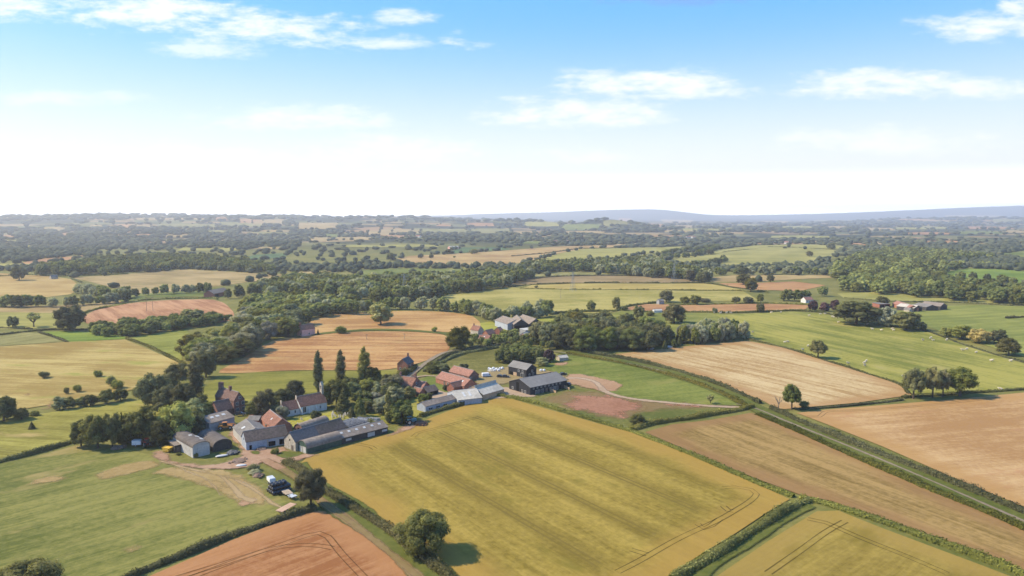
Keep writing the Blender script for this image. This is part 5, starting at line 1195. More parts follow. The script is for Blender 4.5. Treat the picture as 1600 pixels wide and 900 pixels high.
# ---- houses and brick barns by the lane
bld('brick_house', 'brick house with a brown tiled roof and tall chimneys beside the lane', 'house', (643.5,617), (660,610), (622,613.5), 'v', 4.4, 7.8, 'brick', 'tile', lu=9, lv=10, opens=[('L',2.5,.9,1.1,1.3,'win'),('L',5.2,.9,1.1,1.3,'win'),('L',7.8,.9,1.1,1.3,'win'),('L',2.5,3.0,1.0,1.0,'win'),('L',7.8,3.0,1.0,1.0,'win'),('F',2.6,1,1.1,1.3,'win'),('F',6,1,1.1,1.3,'win'),('F',4.5,4.4,1,1.1,'win')], chim=[(.95,.5,1.8,1.0),(.05,.5,1.8,1.0)])
bld('brick_extension', 'red tiled gabled extension right of the brick house', 'house', (661,616), (674,611), (653,609), 'v', 3.2, 5.6, 'brick', 'redtile', lu=6, lv=8, chim=[(.98,.5,2.4,.9)], opens=[('F',1.6,.9,1,1.1,'win'),('F',4.4,0,1,2,'door')])
bld('outhouse', 'small brown tiled outhouse in front of the brick house', 'shed', (655,621.5), (665,619), (647,617), 'v', 2.0, 4.0, 'brick', 'tile', lu=4.5, lv=6)
bld('garage', 'dark tiled garage at the right end of the brick house yard', 'garage', (668,620), (681,617), (661,613), 'u', 2.2, 4.2, 'dark', 'brown', lu=7, lv=6, opens=[('F',2,0,2.4,2,'hole'),('F',5,0,2.4,2,'hole')])
bld('brick_cottage', 'small red brick cottage with a dark roof at the clipped hedge', 'cottage', (637,580.5), (646.5,575.5), (626,577), 'u', 4.0, 7.0, 'redb', 'slate', lu=9, lv=6.5, chim=[(.9,.5,1.8,.9)], opens=[('L',2,.9,.9,1.1,'win'),('L',4.6,.9,.9,1.1,'win'),('F',4,4.4 - 1.6,1,1,'win')])
bld('brick_barn', 'long red tiled brick barn facing the lawn, front one of two', 'barn', (725,612), (742,606), (681,598.5), 'v', 2.7, 5.6, 'redb', 'redtile', lu=8.5, sky=[(0,.16,.5,1.2,1.1)], opens=[('L',4+5*i,.7,1.2,1.3,'win') for i in range(3)]+[('L',7,0,1.2,2.1,'door'),('L',17,0,1.4,2.2,'door'),('F',4,.9,1.2,1.2,'win')])
bld('brick_barn', 'red tiled brick barn with gable end toward the white van, rear one of two', 'barn', (733,596), (745.5,590.5), (702,588), 'v', 2.7, 5.4, 'oldbrick', 'redtile', lu=7, opens=[('F',3.5,0,1.6,2.2,'door'),('F',1.4,.9,.9,1.1,'win'),('L',5,.8,1,1.1,'win'),('L',9,.8,1,1.1,'win')])
bld('brick_store', 'narrow brown roofed brick store between the brick barn and the sheds', 'shed', (709,614), (736,607), (702,610), 'u', 2.6, 4.6, 'brick', 'tile', lv=5)
bld('grey_shed', 'long low grey shed with a white end wall beside the golden crop', 'shed', (665,645), (712.5,632.5), (651.7,641), 'u', 2.8, 4.2, 'bluegrey', 'asb', wall2='white', opens=[('F',4.5*i+3,.9,2.4,.8,'win') for i in range(3)])
bld('cream_roofed_shed', 'wide shed with a pale streaked roof and two dark windows', 'shed', (716,634.5), (747.5,626.5), (699,622), 'u', 2.7, 5.4, 'bluegrey', 'cream', sky=[(0,.35,.5,1,4),(0,.6,.5,1,4)], opens=[('F',1.4,.5,.7,1.4,'hole'),('F',2.9,.5,.7,1.4,'hole'),('L',4,.8,1.4,1.2,'win')])
bld('timber_building', 'pale timber clad building with a stepped whitish roof at the crop corner', 'barn', (755,626), (787.5,616.5), (742,619.5), 'u', 2.8, 6.4, 'timber', 'cream', 'monitor', lv=11)
# ---- black barn and its neighbour
bb_ = bld('black_barn', 'big black boarded barn with a grey metal roof and a tall doorway', 'barn', (828.5,618.5), (885.5,606.5), (793,609), 'u', 4.2, 7.0, 'black', 'metal', over=.5,
 opens=[('L',10,0,2.1,5.0,'hole'),('L',4,.6,1.2,1.2,'win'),('L',6.4,.6,1.2,1.2,'win'),('L',7.6,0,1.0,2.1,'hole'),('L',14,1,1.2,1.0,'win')]+[('F',2.2+2.6*i,3.0,.8,.6,'win') for i in range(8)]+[('F',x,.2,w_,1.9,'win') for x,w_ in ((4,.9),(5.6,.9),(8,1.6),(14,1.6),(16.2,.9),(18,1.6))]+[('F',11,0,1.2,2.2,'door'),('F',20.5,0,1.4,2.2,'hole')])
Ub, Vb = BPOS[-1][1:]
Mr = Matrix.Translation((Ub * .62, Vb * .5 + 1.1, 6.95)) @ Matrix.Rotation(math.atan2(-2.8, Vb / 2), 4, 'X')
B().box(-Ub * .28, Ub * .28, -.45, .45, .0, .28, Mr).obj('roof_vent', m_dark, bb_)
for q, lab in (((857,611.5),'pale timber privacy fence across the middle of the black barn garden'),((878,606.5),'pale timber privacy fence at the right of the black barn garden')):
    p = pt(*q); a = bb_.rotation_euler.z
    f = empty('garden_fence', p, a - math.pi / 2)
    b = B()
    for i in range(3): b.box(i * 1.9, i * 1.9 + 1.85, -.03, .03, .1, 1.8 - .35 * (i == 2))
    b.obj('panel', W['timber'], f); b = B()
    for i in range(4): b.box(i * 1.9 - .06, i * 1.9 + .04, -.07, .07, -.2, 1.95 - .35 * (i == 3))
    b.obj('post', W['timber'], f); tag(f, lab, 'fence')
bld('grey_roofed_house', 'unfinished two storey house with grey metal roof behind the black barn', 'house', (822.5,592), (838.5,587.5), (794.5,585.5), 'v', 5.0, 7.4, 'black', 'metal', over=.5, lu=8, opens=[('L',3,3.0,1.2,1.1,'win'),('L',6,3.0,1.2,1.1,'win'),('L',3.2,.2,2.6,2.2,'win'),('L',9,.4,2.6,1.8,'fence'),('L',12,.2,2.4,2.0,'hole'),('F',2.4,.9,1.0,1.4,'win'),('F',4.6,3.1,1.0,1.2,'win'),('F',5.5,.6,1.0,2,'win')])

# ---- middle farm
bld('grey_shed', 'grey sheet shed at the left of the middle farm', 'barn', (793,516.5), (812,515), (776.5,514), 'v', 5.0, 8.0, 'bluegrey', 'asb', lu=15, lv=24)
bld('grain_barn', 'open fronted barn under a broad brown roof, left span of the middle farm pair', 'barn', (803,518.5), (826,518), (800,511), 'v', 5.5, 9.4, 'dark', 'asb', lu=11.5, lv=26, opens=[('F',5.7,0,9.6,4.6,'hole')])
bld('grain_barn', 'open fronted barn under a broad brown roof, right span of the middle farm pair', 'barn', (827,517.6), (850,516), (824,509), 'v', 5.5, 9.4, 'dark', 'asb', lu=11.5, lv=26, opens=[('F',5.7,0,9.6,4.6,'hole')])
bld('flat_roofed_store', 'pale flat roofed store in front of the open barns of the middle farm', 'shed', (821,527), (843,524), (816.5,523), 'u', 5.0, 5.4, 'grey', 'white', 'mono', lu=10, lv=7)
bld('stone_outbuilding', 'tiny pinkish outbuilding below the flat roofed store', 'shed', (812,529), (822,530), (808,526), 'v', 2.6, 4.2, 'pink', 'cream', lu=5, lv=6)
bld('cottage', 'cream gabled cottage nearest the golden field in the middle farm', 'cottage', (747,524.5), (757,523), (744,520), 'v', 3.6, 6.6, 'cream', 'tile', lu=5.5, lv=9, chim=[(.9,.5,1.2,.8)], opens=[('F',1.8,.8,.9,1.3,'win'),('R',3,.8,.9,1.2,'win')])
bld('cottage', 'red roofed cottage in the centre of the middle farm', 'cottage', (763,530), (778,527), (758,525), 'u', 3.4, 6.2, 'redb', 'redtile', lu=8, lv=6, opens=[('F',2,.8,1,1.2,'win'),('F',5,.8,1,1.2,'win')])
bld('cottage', 'low cottage with a sunlit red roof nearest the lane in the middle farm', 'cottage', (764,538), (770,535), (757.5,534), 'v', 3.0, 5.8, 'redb', 'redtile', lu=5.5, lv=8, sky=[(0,.5,.6,.9,.9)])
bld('brick_outbuilding', 'small brick outbuilding behind the central cottage of the middle farm', 'shed', (781,523), (788,521), (779,519), 'u', 3, 5, 'brick', 'redtile', lu=5, lv=5)
bld('bungalow', 'low pale bungalow half hidden beside the purple tree', 'house', (875,565), (884,564), (872,562), 'u', 2.0, 3.2, 'cream', 'cream', lu=6, lv=4.5)
# ---- right farm
bld('open_barn', 'open fronted barn with a pale flat roof at the left of the red farm', 'barn', (1374,481.5), (1393,480.5), (1370,477), 'u', 3.6, 4.2, 'brick', 'grey', 'mono', lu=13, lv=9, opens=[('F',3.2,0,5,3.0,'hole'),('F',9.4,0,5,3.0,'hole')])
bld('brick_barn', 'long red brick barn with a red roof in the middle of the red farm', 'barn', (1419,487), (1424,483), (1394,479), 'v', 3.2, 5.6, 'redb', 'redtile', lu=9)
bld('white_roofed_barn', 'barn with a pale whitish roof beside the red brick barn of the red farm', 'barn', (1428,487.5), (1446,486), (1420,480.5), 'v', 3.4, 5.6, 'dark', 'cream', lu=11, lv=18, opens=[('F',6,0,7,2.8,'hole')])
bld('grey_barn', 'grey roofed barn between the white roofed and brown roofed barns of the red farm', 'barn', (1447,486), (1468,485.5), (1440,479.5), 'v', 3.4, 5.4, 'dark', 'grey', lu=12, lv=18)
bld('brown_roofed_barn', 'brown roofed dark barn at the right end of the red farm', 'barn', (1469,485), (1488,482.5), (1460,478), 'v', 3.6, 6.2, 'dark', 'asb', lu=12, lv=18)
bld('lean_to_shed', 'small pale gabled lean to in front of the white roofed barn of the red farm', 'shed', (1421,488), (1427,487.5), (1418,485), 'v', 2.0, 3.6, 'cream', 'grey', lu=4, lv=6)
bld('cottage', 'white walled cottage with a red roof left of the red farm', 'cottage', (1259,473.5), (1276,472.5), (1257,470), 'u', 2.9, 5.6, 'white', 'redtile', lu=10, lv=7, opens=[('F',2.5,.9,1.2,1.3,'win'),('F',8,.9,1.2,1.3,'win'),('F',5.2,0,1.1,2,'door')])
# ---- scattered
bld('cottage', 'pink walled cottage at the edge of the valley wood', 'cottage', (472,526), (490,523.5), (468,522.5), 'u', 5.0, 8.2, 'pink', 'tile', lu=11, lv=6.5, opens=[('L',2,.9,.9,1.2,'win'),('L',4.6,3.2,.9,1.1,'win'),('F',6,.9,1,1.2,'win')], chim=[(.05,.5,1.4,.9)])
bld('open_barn', 'long grey roofed barn half hidden at the top of the ploughed dome', 'barn', (334,465.5), (358,461), (325,462), 'u', 4.5, 8.0, 'brick', 'asb', lv=12, opens=[('F',6,0,7,3.4,'hole')])
bld('stone_hut', 'small pale stone hut beside the round tree in the big meadow', 'shed', (1030,476), (1038,475.5), (1028.5,473), 'u', 3.2, 5.0, 'grey', 'grey', lu=6, lv=5)
bld('field_shelter', 'low white field shelter by the orange strip', 'shed', (1022,489), (1036,488.5), (1021,486.5), 'u', 2.0, 3.0, 'white', 'white', lu=8, lv=4)
bld('stone_barn', 'pale stone ruin below the dark trees at far left', 'barn', (80,436.5), (88,436), (78,434), 'u', 3, 6, 'cream', 'grey', lu=9, lv=6)
bld('white_barn', 'distant white roofed barn beyond the dark copse at left', 'barn', (241,402.5), (255,402), (240,400), 'u', 5, 8, 'grey', 'white', lv=12)
bld('white_barn', 'distant white roofed barn behind the blue green crop', 'barn', (704,389.5), (717,389), (703,387), 'u', 5, 8, 'pink', 'white', lv=14)
for (x, y, lab) in ((868,379.5,'left one of two distant houses behind the orange field'),(889,379.5,'right one of two distant houses behind the orange field'),(1076,372.5,'left one of two distant white houses on the centre ridge'),(1085,372.5,'right one of two distant white houses on the centre ridge'),(1228,381,'distant white farmhouse at the hedge of the yellow green hill field'),(652,371,'tiny distant white house in the left middle distance')):
    bld('farmhouse', lab, 'house', (x - 3, y), (x + 3.5, y), (x - 3, y - .6), 'u', 5, 8.5, 'white', 'redtile', lv=9)
# ------------------------------------------------------------------ vehicles and yard clutter
paint = lambda n, c, r=.4: PM(n, c, .12, 2.0, r, .4, patch=.15)
P_OR = paint('orange_paint', (.62, .25, .05)); P_RED = paint('red_paint', (.50, .06, .04)); P_BLUE = paint('blue_paint', (.09, .24, .28)); P_WH = paint('white_paint', (.75, .75, .74))
P_GY = paint('grey_white_sheet', (.48, .47, .45), .7); P_BK = paint('black_car_paint', (.03, .032, .036), .3); P_YEL = paint('yellow_paint', (.66, .42, .06)); m_tyre = PM('tyre_rubber', (.028, .027, .026), .2, 3, .9, .1); m_rim = paint('wheel_rim', (.42, .40, .36))
m_wrap = PM('black_bale_wrap', (.020, .021, .026), .2, 1.5, .28, .5, patch=.1); m_wrapw = PM('white_bale_wrap', (.66, .66, .66), .08, 1.5, .4, .4, patch=.1)
m_wood = PM('grey_planks', (.40, .31, .22), .25, 1.5, .9, .1, rib=.3); m_stone = PM('gravestone', (.40, .37, .31), .3, 2, .95, .05); m_steel = PM('rusty_steel', (.20, .13, .09), .35, 2, .8, .2, patch=.5); m_galv = PM('galvanised_steel', (.46, .48, .49), .12, 1.5, .5, .4); m_wool = PM('sheep_wool', (.64, .55, .40), .14, 3, .95, .05, patch=.2); m_face = PM('sheep_face', (.55, .49, .38), .15, 3, .9, .05)

def wheel(par, x, y, r, w):
    t = B().lathe((x, y - w / 2, r), (0, 1, 0), [(0, r * .62), (0, r * .92), (w * .18, r), (w * .82, r), (w, r * .92), (w, r * .62)], 16).obj('tyre', m_tyre, par)
    B().lathe((x, y - w * .52, r), (0, 1, 0), [(0, r * .58), (w * 1.04, r * .58)], 12).obj('rim', m_rim, t)
def at(o, q, rz):
    p = pt(*q); o.location = (p.x, p.y, p.z + .40); o.rotation_euler = (0, 0, rz); return o
def side(b, pts, y0, y1): return b.prism(pts, y0, y1, lambda a, x, z: Vector((x, a, z)))
def car(q, rz, label, m, van=False, name='parked_car', cat='car'):
    r = empty(name)
    if van:
        side(B(), [(-2.5,.35),(2.5,.35),(2.5,.95),(2.2,1.15),(1.5,1.95),(1.2,2.1),(-2.4,2.15),(-2.5,1.9)], -.95, .95).bevel(.06).obj('body', m, r)
        g = side(B(), [(1.35,1.25),(2.1,1.2),(1.55,1.85),(1.35,1.9)], -.965, .965).obj('window', m_glass, r)
    else:
        side(B(), [(-2.1,.35),(2.1,.35),(2.15,.7),(1.9,.85),(.9,.98),(-2.0,1.0),(-2.15,.8)], -.88, .88).bevel(.06).obj('body', m, r)
        side(B(), [(-1.9,.98),(.95,.98),(.25,1.45),(-1.4,1.47)], -.74, .74).bevel(.05).obj('window', m_glass, r)
        side(B(), [(-1.35,1.44),(.22,1.43),(.1,1.53),(-1.2,1.54)], -.72, .72).obj('roof', m, r)
    for x in (-1.4, 1.35):
        for y in (-.8, .8): wheel(r, x, y, .34, .24)
    for y in (-.6, .6): B().box(2.10, 2.18 if not van else 2.53, y - .2, y + .2, .62, .78).obj('headlight', P_WH, r)
    tag(r, label, cat); return at(r, q, rz)
def tractor(q, rz, label, m, k=1.0):
    r = empty('tractor')
    side(B(), [(-.5,.7),(2.2,.7),(2.25,1.55),(1.9,1.7),(.2,1.75),(-.5,1.4)], -.42, .42).bevel(.06).obj('body', m, r)
    side(B(), [(-1.2,1.2),(.25,1.5),(.2,2.6),(-1.0,2.6)], -.7, .7).obj('cab', m_glass, r)
    B().box(-1.15, .35, -.8, .8, 2.62, 2.75).obj('roof', m, r)
    B().tube((1.2, .3, 1.6), (1.2, .3, 2.6), .06).obj('exhaust', m_steel, r)
    for y in (-.85, .85):
        wheel(r, -.7, y, .85, .5); wheel(r, 1.7, y, .5, .34)
        B().box(-1.4, 0, y - .3, y + .3, 1.75, 1.85).obj('mudguard', m, r)
    r.scale = (k,) * 3
    tag(r, label, 'tractor'); return at(r, q, rz)
tractor((230,699), 2.3, 'red tractor parked in front of the farm shelter trees', P_RED, 1.25)
tractor((641,664), .6, 'blue tractor on the bare earth below the bushy tree', P_BLUE, 1.3)
# telehandler
r = empty('telehandler')
side(B(), [(-2.3,.7),(2.0,.7),(2.1,1.1),(.6,1.3),(-2.3,1.5)], -.9, .9).bevel(.05).obj('body', P_OR, r)
side(B(), [(-.9,1.3),(.6,1.3),(.4,2.4),(-.8,2.4)], -.95, -.05).obj('cab', m_glass, r)
B().box(-.95, .55, -1.0, 0, 2.42, 2.52).obj('roof', P_OR, r)
B().tube((-2.2, .4, 1.9), (2.6, .4, 1.5), .2, .16).tube((2.6, .4, 1.5), (3.1, .4, .6), .14).obj('boom', P_OR, r)
side(B(), [(2.9,.3),(3.9,.25),(3.9,.35),(3.05,.4),(3.0,1.2),(2.85,1.2)], -1.1, 1.1).obj('bucket', P_OR, r)
for x in (-1.5, 1.5):
    for y in (-1.0, 1.0): wheel(r, x, y, .62, .45)
tag(r, 'orange telescopic loader beside the grey barn with three rooflights', 'loader'); r.scale = (1.25,) * 3; at(r, (353,671.5), .25)
car((760,589.5), .3, 'white van parked right of the rear brick barn', P_WH, True, 'white_van', 'van')
car((782,590.5), -.2, 'dark car parked in front of the unfinished house, left of two', P_BK)
car((790,590.8), -.15, 'dark car parked in front of the unfinished house, right of two', P_BK)
car((376,650), .2, 'dark car parked by the farmhouse door', P_BK)
car((887,603), 2.2, 'dark car at the right end of the black barn', P_BK)
car((880,586.8), .5, 'small dark car near the head of the gravel drive', P_BK)
# trailers and junk
def trailer(q, rz, label, L=6.0, Wd=2.4, deck=None, name='flat_trailer', z=1.0, k=1.0):
    r = empty(name)
    B().box(-L/2, L/2, -Wd/2, Wd/2, z, z + .16).obj('deck', deck or m_wood, r)
    B().box(-L/2 + .1, L/2 - .1, -.5, -.35, z - .22, z - .002).box(-L/2 + .1, L/2 - .1, .35, .5, z - .22, z - .002).tube((L/2 - .1, 0, z - .1), (L/2 + 1.4, 0, .55), .07).obj('chassis', m_steel, r)
    for x in (-L*.28, -L*.10):
        for y in (-Wd*.38, Wd*.38): wheel(r, x, y, .42, .28)
    r.scale = (k,) * 3
    tag(r, label, 'trailer'); return at(r, q, rz)
trailer((447.5,800), 1.15, 'flat brown trailer alone on the grass below the bale stack', 6.4, 2.6, PM('faded_brown_deck', (.50,.33,.23), .15, 1.2, .9, .1, rib=.3))
trailer((448.5,774), -.9, 'grey plank trailer beside the black bales', 4.6, 2.4, m_wood, z=.7)
trailer((457,779.5), -.7, 'small pale trailer at the far end beside the bales', 2.6, 2.0, m_galv, z=.6)
r = empty('box_trailer'); B().box(-1.7, 1.7, -1.1, 1.1, .6, 2.4).bevel(.04).obj('body', P_WH, r)
for y in (-1.0, 1.0): wheel(r, -.3, y, .4, .26)
B().tube((1.7, 0, .7), (2.8, 0, .5), .06).obj('drawbar', m_steel, r); tag(r, 'white box trailer beside the red tractor', 'trailer'); at(r, (215,698), .1)
r = empty('metal_container'); side(B(), [(-1.6,1.3),(-1.1,.1),(1.1,.1),(1.6,1.3),(1.5,1.3),(1.05,.2),(-1.05,.2),(-1.5,1.3)], -.95, .95).obj('body', P_YEL, r)

for y0 in (-1.0, .96): B().box(-1.1, 1.1, y0, y0 + .04, .1, 1.25).obj('side', P_YEL, r)
B().box(-1.45, 1.45, -.94, .94, .95, 1.15).obj('load', P_YEL, r)
tag(r, 'yellow metal container on the grass left of the lean to', 'container'); r.scale = (1.2,) * 3; at(r, (262.5,706), -.3)
def pile(q, n, rad, h, m, label, name='rubble_heap', cat='heap', sz=.45):
    b = B(); p = pt(*q)
    for i in range(n):
        a = rnd.uniform(0, 6.28); d = rad * rnd.random() ** .5; s = sz * rnd.uniform(.5, 1.3)
        b.lump((math.cos(a) * d, math.sin(a) * d, h * (1 - d / rad) * .6 + s * .3), s, 1, .25, (1.2, 1, .7))
    b.lump((0, 0, 0), rad * .8, 2, .12, (1, 1, h / rad))
    o = b.obj(name, m); o.location = (p.x, p.y, p.z + .38); return tag(o, label, cat)
pile((657,664), 20, 3.4, 1.9, PM('dark_soil', (.16,.09,.06), .3, 1, .95, .05), 'dark soil heap right of the blue tractor', 'soil_heap')
pile((184,701), 16, 3.2, .9, m_steel, 'low scrap heap under the edge of the shelter trees', 'scrap_heap')
pile((403,745), 14, 2.2, .9, m_steel, 'scrap heap on the grass below the yard entrance', 'scrap_heap')
pile((372,722), 14, 3.4, .7, m_steel, 'scattered scrap strip along the yard edge', 'scrap_heap')
pile((362,709), 14, 2.6, 1.0, PM('dark_scrap', (.10,.10,.10), .4, 2, .8, .2), 'dark scrap heap beside the dark arched shed', 'scrap_heap')
pile((829,574), 18, 3.2, 1.6, W['redb'], 'stack of red bricks behind the unfinished house', 'brick_heap')
pile((768,580), 10, 3.0, .9, m_stone, 'pale rubble heap on the building ground', 'rubble_heap')
pile((1047,543), 12, 3.2, 1.0, PM('pale_stone', (.5,.47,.44), .25, 2, .9, .1), 'pale stone heap at the foot of the grey willows', 'rubble_heap')
pile((1016,546), 10, 2.8, .9, PM('grey_scrap', (.34,.34,.36), .25, 2, .7, .2), 'grey scrap heap between dark wood and willows', 'scrap_heap')
pile((409,703), 14, 2.2, .7, m_steel, 'rusty implements in front of the long brown barn', 'scrap_heap')
def sheetlump(q, a, b_, label, rz): 
    o = B().lump((0, 0, .1), 1, 2, .12, (a, b_, .35)).obj('tarpaulin', P_GY, None, True); p = pt(*q); o.location = (p.x, p.y, p.z + .38); o.rotation_euler.z = rz; tag(o, label, 'tarpaulin')
sheetlump((346,714), 2.4, .9, 'pale sheet lying on the grass beside the dark arched shed', .5)
sheetlump((377,729), 2.0, 1.0, 'white sheet on the grass at the yard edge', .2)
# bulk bags on the building ground
for i, (x, y) in enumerate([(764,578.5),(767,579.5),(771,578),(773,581),(776,579),(779,581),(781,578.5),(785,577.5),(817,572.5),(845,581),(850,581)]):
    b = B().box(-.55, .55, -.55, .55, 0, 1.0).bevel(.15).obj('body', P_WH); e_ = empty('bulk_bag'); b.parent = e_
    B().tube((-.4, -.4, .95), (0, 0, 1.15), .04).tube((0, 0, 1.15), (.4, .4, .95), .04).obj('handle', P_WH, e_)
    p = pt(x, y); e_.location = (p.x, p.y, p.z + .38); e_.rotation_euler.z = i; e_.scale = (1.2,) * 3
    tag(e_, 'white builders bulk bag on the rough ground near the unfinished house', 'bulk bag', 'bulk bags on the building ground')
# black bales: each its own object
base = pt(438, 770); ax = (pt(452, 768) - pt(427, 775)); ang = math.atan2(ax.y, ax.x)
bale = B().lathe((-.62, 0, 0), (1, 0, 0), [(0,.45),(.06,.58),(.2,.64),(1.04,.64),(1.18,.58),(1.24,.45)], 18).mesh('black_bale', m_wrap, True)
for tier, rows in enumerate(((0, 1, 2, 3), (0, 1, 2), (0, 1))):
    for rw in rows:
        for i in range(5 - tier // 2):
            o = link('black_bale', bale); lx = (i - 2) * 1.27 + tier * .2; ly = (rw + tier * .5) * 1.30 - 1.0; lz = .85 + tier * 1.10
            c, s = math.cos(ang), math.sin(ang)
            o.location = (base.x + lx * c - ly * s, base.y + lx * s + ly * c, base.z + lz); o.rotation_euler = (rnd.uniform(0, 6), 0, ang + rnd.uniform(-.05, .05))
            tag(o, ('black wrapped bale in the bottom layer of the stack', 'black wrapped bale in the middle layer of the stack', 'black wrapped bale on top of the stack')[tier], 'bale', ('bottom bales of the black stack', 'middle bales of the black stack', 'top bales of the black stack')[tier])
p = pt(424, 757)
r = empty('trough_trailer', (p.x, p.y, p.z + .38), 2.2); B().box(-1.7, 1.7, -1.0, 1.0, .9, 2.1).bevel(.05).obj('body', P_WH, r); B().box(-1.6, 1.6, -.9, .9, 2.102, 2.2).obj('cover', m_galv, r)
for y in (-.95, .95): wheel(r, 0, y, .42, .26)
tag(r, 'white covered trailer standing behind the black bales', 'trailer')
# silage clamps covered with tyres
def clamp(N, Rr, L, m, label, n1, n2):
    a, b, c = pt(*N), pt(*Rr), pt(*L); u = Vector((b.x - a.x, b.y - a.y)); U = u.length; ud = u / U; v = Vector((c.x - a.x, c.y - a.y)); V_ = abs(v.dot(Vector((-ud.y, ud.x))))
    r = empty('silage_clamp', a, math.atan2(ud.y, ud.x))
    b = B(); b.prism([(0, -.3), (0, .8), (V_ * .25, 1.5), (V_ * .75, 1.5), (V_, .9), (V_, -.3)], 0, U, lambda a_, y, z: Vector((a_, y, z))).obj('cover_sheet', m, r)
    B().box(-.3, U + .3, -.32, -.02, -.4, 1.3).box(-.3, U + .3, V_ + .02, V_ + .32, -.4, 1.5).obj('side_wall', m_stone, r)
    t0 = B().lathe((0, 0, 0), (0, 0, 1), [(0,.34),(.08,.44),(.16,.44),(.22,.34),(.16,.22),(.06,.22)], 10).mesh('tyre', m_tyret)
    for i in range(n1):
        for j in range(n2):
            y = V_ * (j + .6) / (n2 + .2); z = .8 + .7 * y / (V_ * .25) if y < V_ * .25 else 1.5 if y < V_ * .75 else 1.5 - .6 * (y - V_ * .75) / (V_ * .25)
            o = link('tyre', t0, r); o.location = (U * (i + .5) / n1 + rnd.uniform(-.2, .2), y + rnd.uniform(-.2, .2), z + .05)
    tag(r, label, 'silage clamp')
m_tyret = PM('weathered_tyre', (.24, .24, .245), .35, 3, .8, .2)
clamp((548,673), (577,664.5), (537,662), PM('black_sheet', (.05,.05,.055), .2, 1, .4, .4), 'silage clamp of grey tyres on black sheet beside the tiled barn end', 10, 9)
clamp((556,660), (588,662), (552,655.5), PM('white_sheet', (.55,.55,.56), .1, 1, .5, .4), 'silage clamp with a whitish tyre dotted cover nearest the churchyard', 13, 4)
# gravestones
def stone(k):
    b = B(); pts = [(-.35, -.2), (.35, -.2), (.35, .75)] + [(.35 * math.cos(t), .75 + .3 * math.sin(t)) for t in (.5, 1.05, 1.57, 2.1, 2.64)] + [(-.35, .75)]
    b.prism(pts, -.08, .08, lambda a, x, z: Vector((x, a, z))); return b.mesh('gravestone', m_stone)
gs = stone(0)
for i in range(30):
    x, y = [(rnd.uniform(518, 546), rnd.uniform(647, 655)), (rnd.uniform(462, 490), rnd.uniform(655, 667))][i % 3 == 2]
    if abs(x - 494) < 8: continue
    o = link('gravestone', gs); p = pt(x, y); o.location = (p.x, p.y, p.z + .25); k = rnd.uniform(.9, 1.5); o.scale = (k,) * 3
    o.rotation_euler = (rnd.uniform(-.1, .1), rnd.uniform(-.06, .06), ch.rotation_euler.z + math.pi / 2 + rnd.uniform(-.15, .15))
    far_ = i % 3 == 2
    tag(o, 'weathered gravestone on the churchyard grass between church and arched hut' if far_ else 'pale gravestone standing right of the small round churchyard tree', 'gravestone', 'gravestones near the arched hut' if far_ else 'gravestones right of the round tree')
# sheep
def sheep_mesh():
    sk = bpy.data.meshes.new('sk')
    pts = [((0,0,.62),.30),((.32,0,.64),.30),((.55,0,.80),.17),((.72,0,.92),.12),((.92,0,.84),.07),((-.35,0,.62),.30),((-.55,0,.60),.18),((-.66,0,.45),.05),
           ((.34,.16,.40),.10),((.36,.17,.05),.045),((.34,-.16,.40),.10),((.36,-.17,.05),.045),((-.38,.16,.40),.12),((-.42,.17,.05),.045),((-.38,-.16,.40),.12),((-.42,-.17,.05),.045),((.72,.16,.93),.035),((.72,-.16,.93),.035)]
    ed = [(0,1),(1,2),(2,3),(3,4),(0,5),(5,6),(6,7),(1,8),(8,9),(1,10),(10,11),(5,12),(12,13),(5,14),(14,15),(3,16),(3,17)]
    sk.from_pydata([p for p, _ in pts], ed, [])
    o = bpy.data.objects.new('sk', sk); COL.objects.link(o)
    o.modifiers.new('s', 'SKIN'); s2 = o.modifiers.new('u', 'SUBSURF'); s2.levels = 1
    for i, (_, rr) in enumerate(pts): sk.skin_vertices[0].data[i].radius = (rr, rr)
    sk.skin_vertices[0].data[0].use_root = True
    dg = bpy.context.evaluated_depsgraph_get(); me = bpy.data.meshes.new_from_object(o.evaluated_get(dg)); me.name = 'sheep'; me.materials.clear(); me.materials.append(m_wool)
    me.polygons.foreach_set('use_smooth', [True] * len(me.polygons)); bpy.data.objects.remove(o); return me
shm = sheep_mesh()
SH = [(1226,536.5),(1231,536),(1262,542.5),(1254,548),(1300,496),(1303,497),(1308,498),(1310,505),(1264,494.5),(1282,492.5),(1289,492),(1355,508),(1363,516),(1377,517.5),(1394,515.5),(1396,517.5),(1442,533),(1454,530),(1458,533.5),(1479,533),(1504,549),(1510,547.5),(1525,552.5),(1549,565.5),(1579,566),(1350,569),(1353,566.5),(1351,573),(1325,569.5),(1412,591),(1563,610.5),(1176,520.5),(1205,490),(1220,489.5),(1116,490),(1126,490.3),(1135,490.2),(1142,490.4)]
def near_label(x, y):
    if x < 1200 and y > 500: return 'sheep alone by the grey willows at the left tip of the pasture'
    if y < 491 and x < 1150: return 'pale sheep standing in the row below the orange strip'
    if y < 500: return 'sheep grazing at the far end of the pasture near the white walled cottage'
    if 505 <= y < 520 and 1300 <= x <= 1400: return 'sheep grazing in front of the tree clump before the red farm'
    if x < 1270: return 'sheep grazing near the lone oak on the stubble hedge'
    if x < 1420: return 'sheep grazing above the pasture corner hedge in the lower middle'
    return 'sheep grazing along the right side of the sloping pasture'
for i, (x, y) in enumerate(SH):
    o = link('sheep', shm); p = pt(x, y); o.location = (p.x, p.y, p.z + .3); k = rnd.uniform(1.4, 1.7); o.scale = (k,) * 3; o.rotation_euler.z = rnd.choice((0, 3.14)) + rnd.uniform(-.7, .7)
    lb = near_label(x, y); tag(o, lb, 'sheep', 'sheep: ' + lb[6:40])
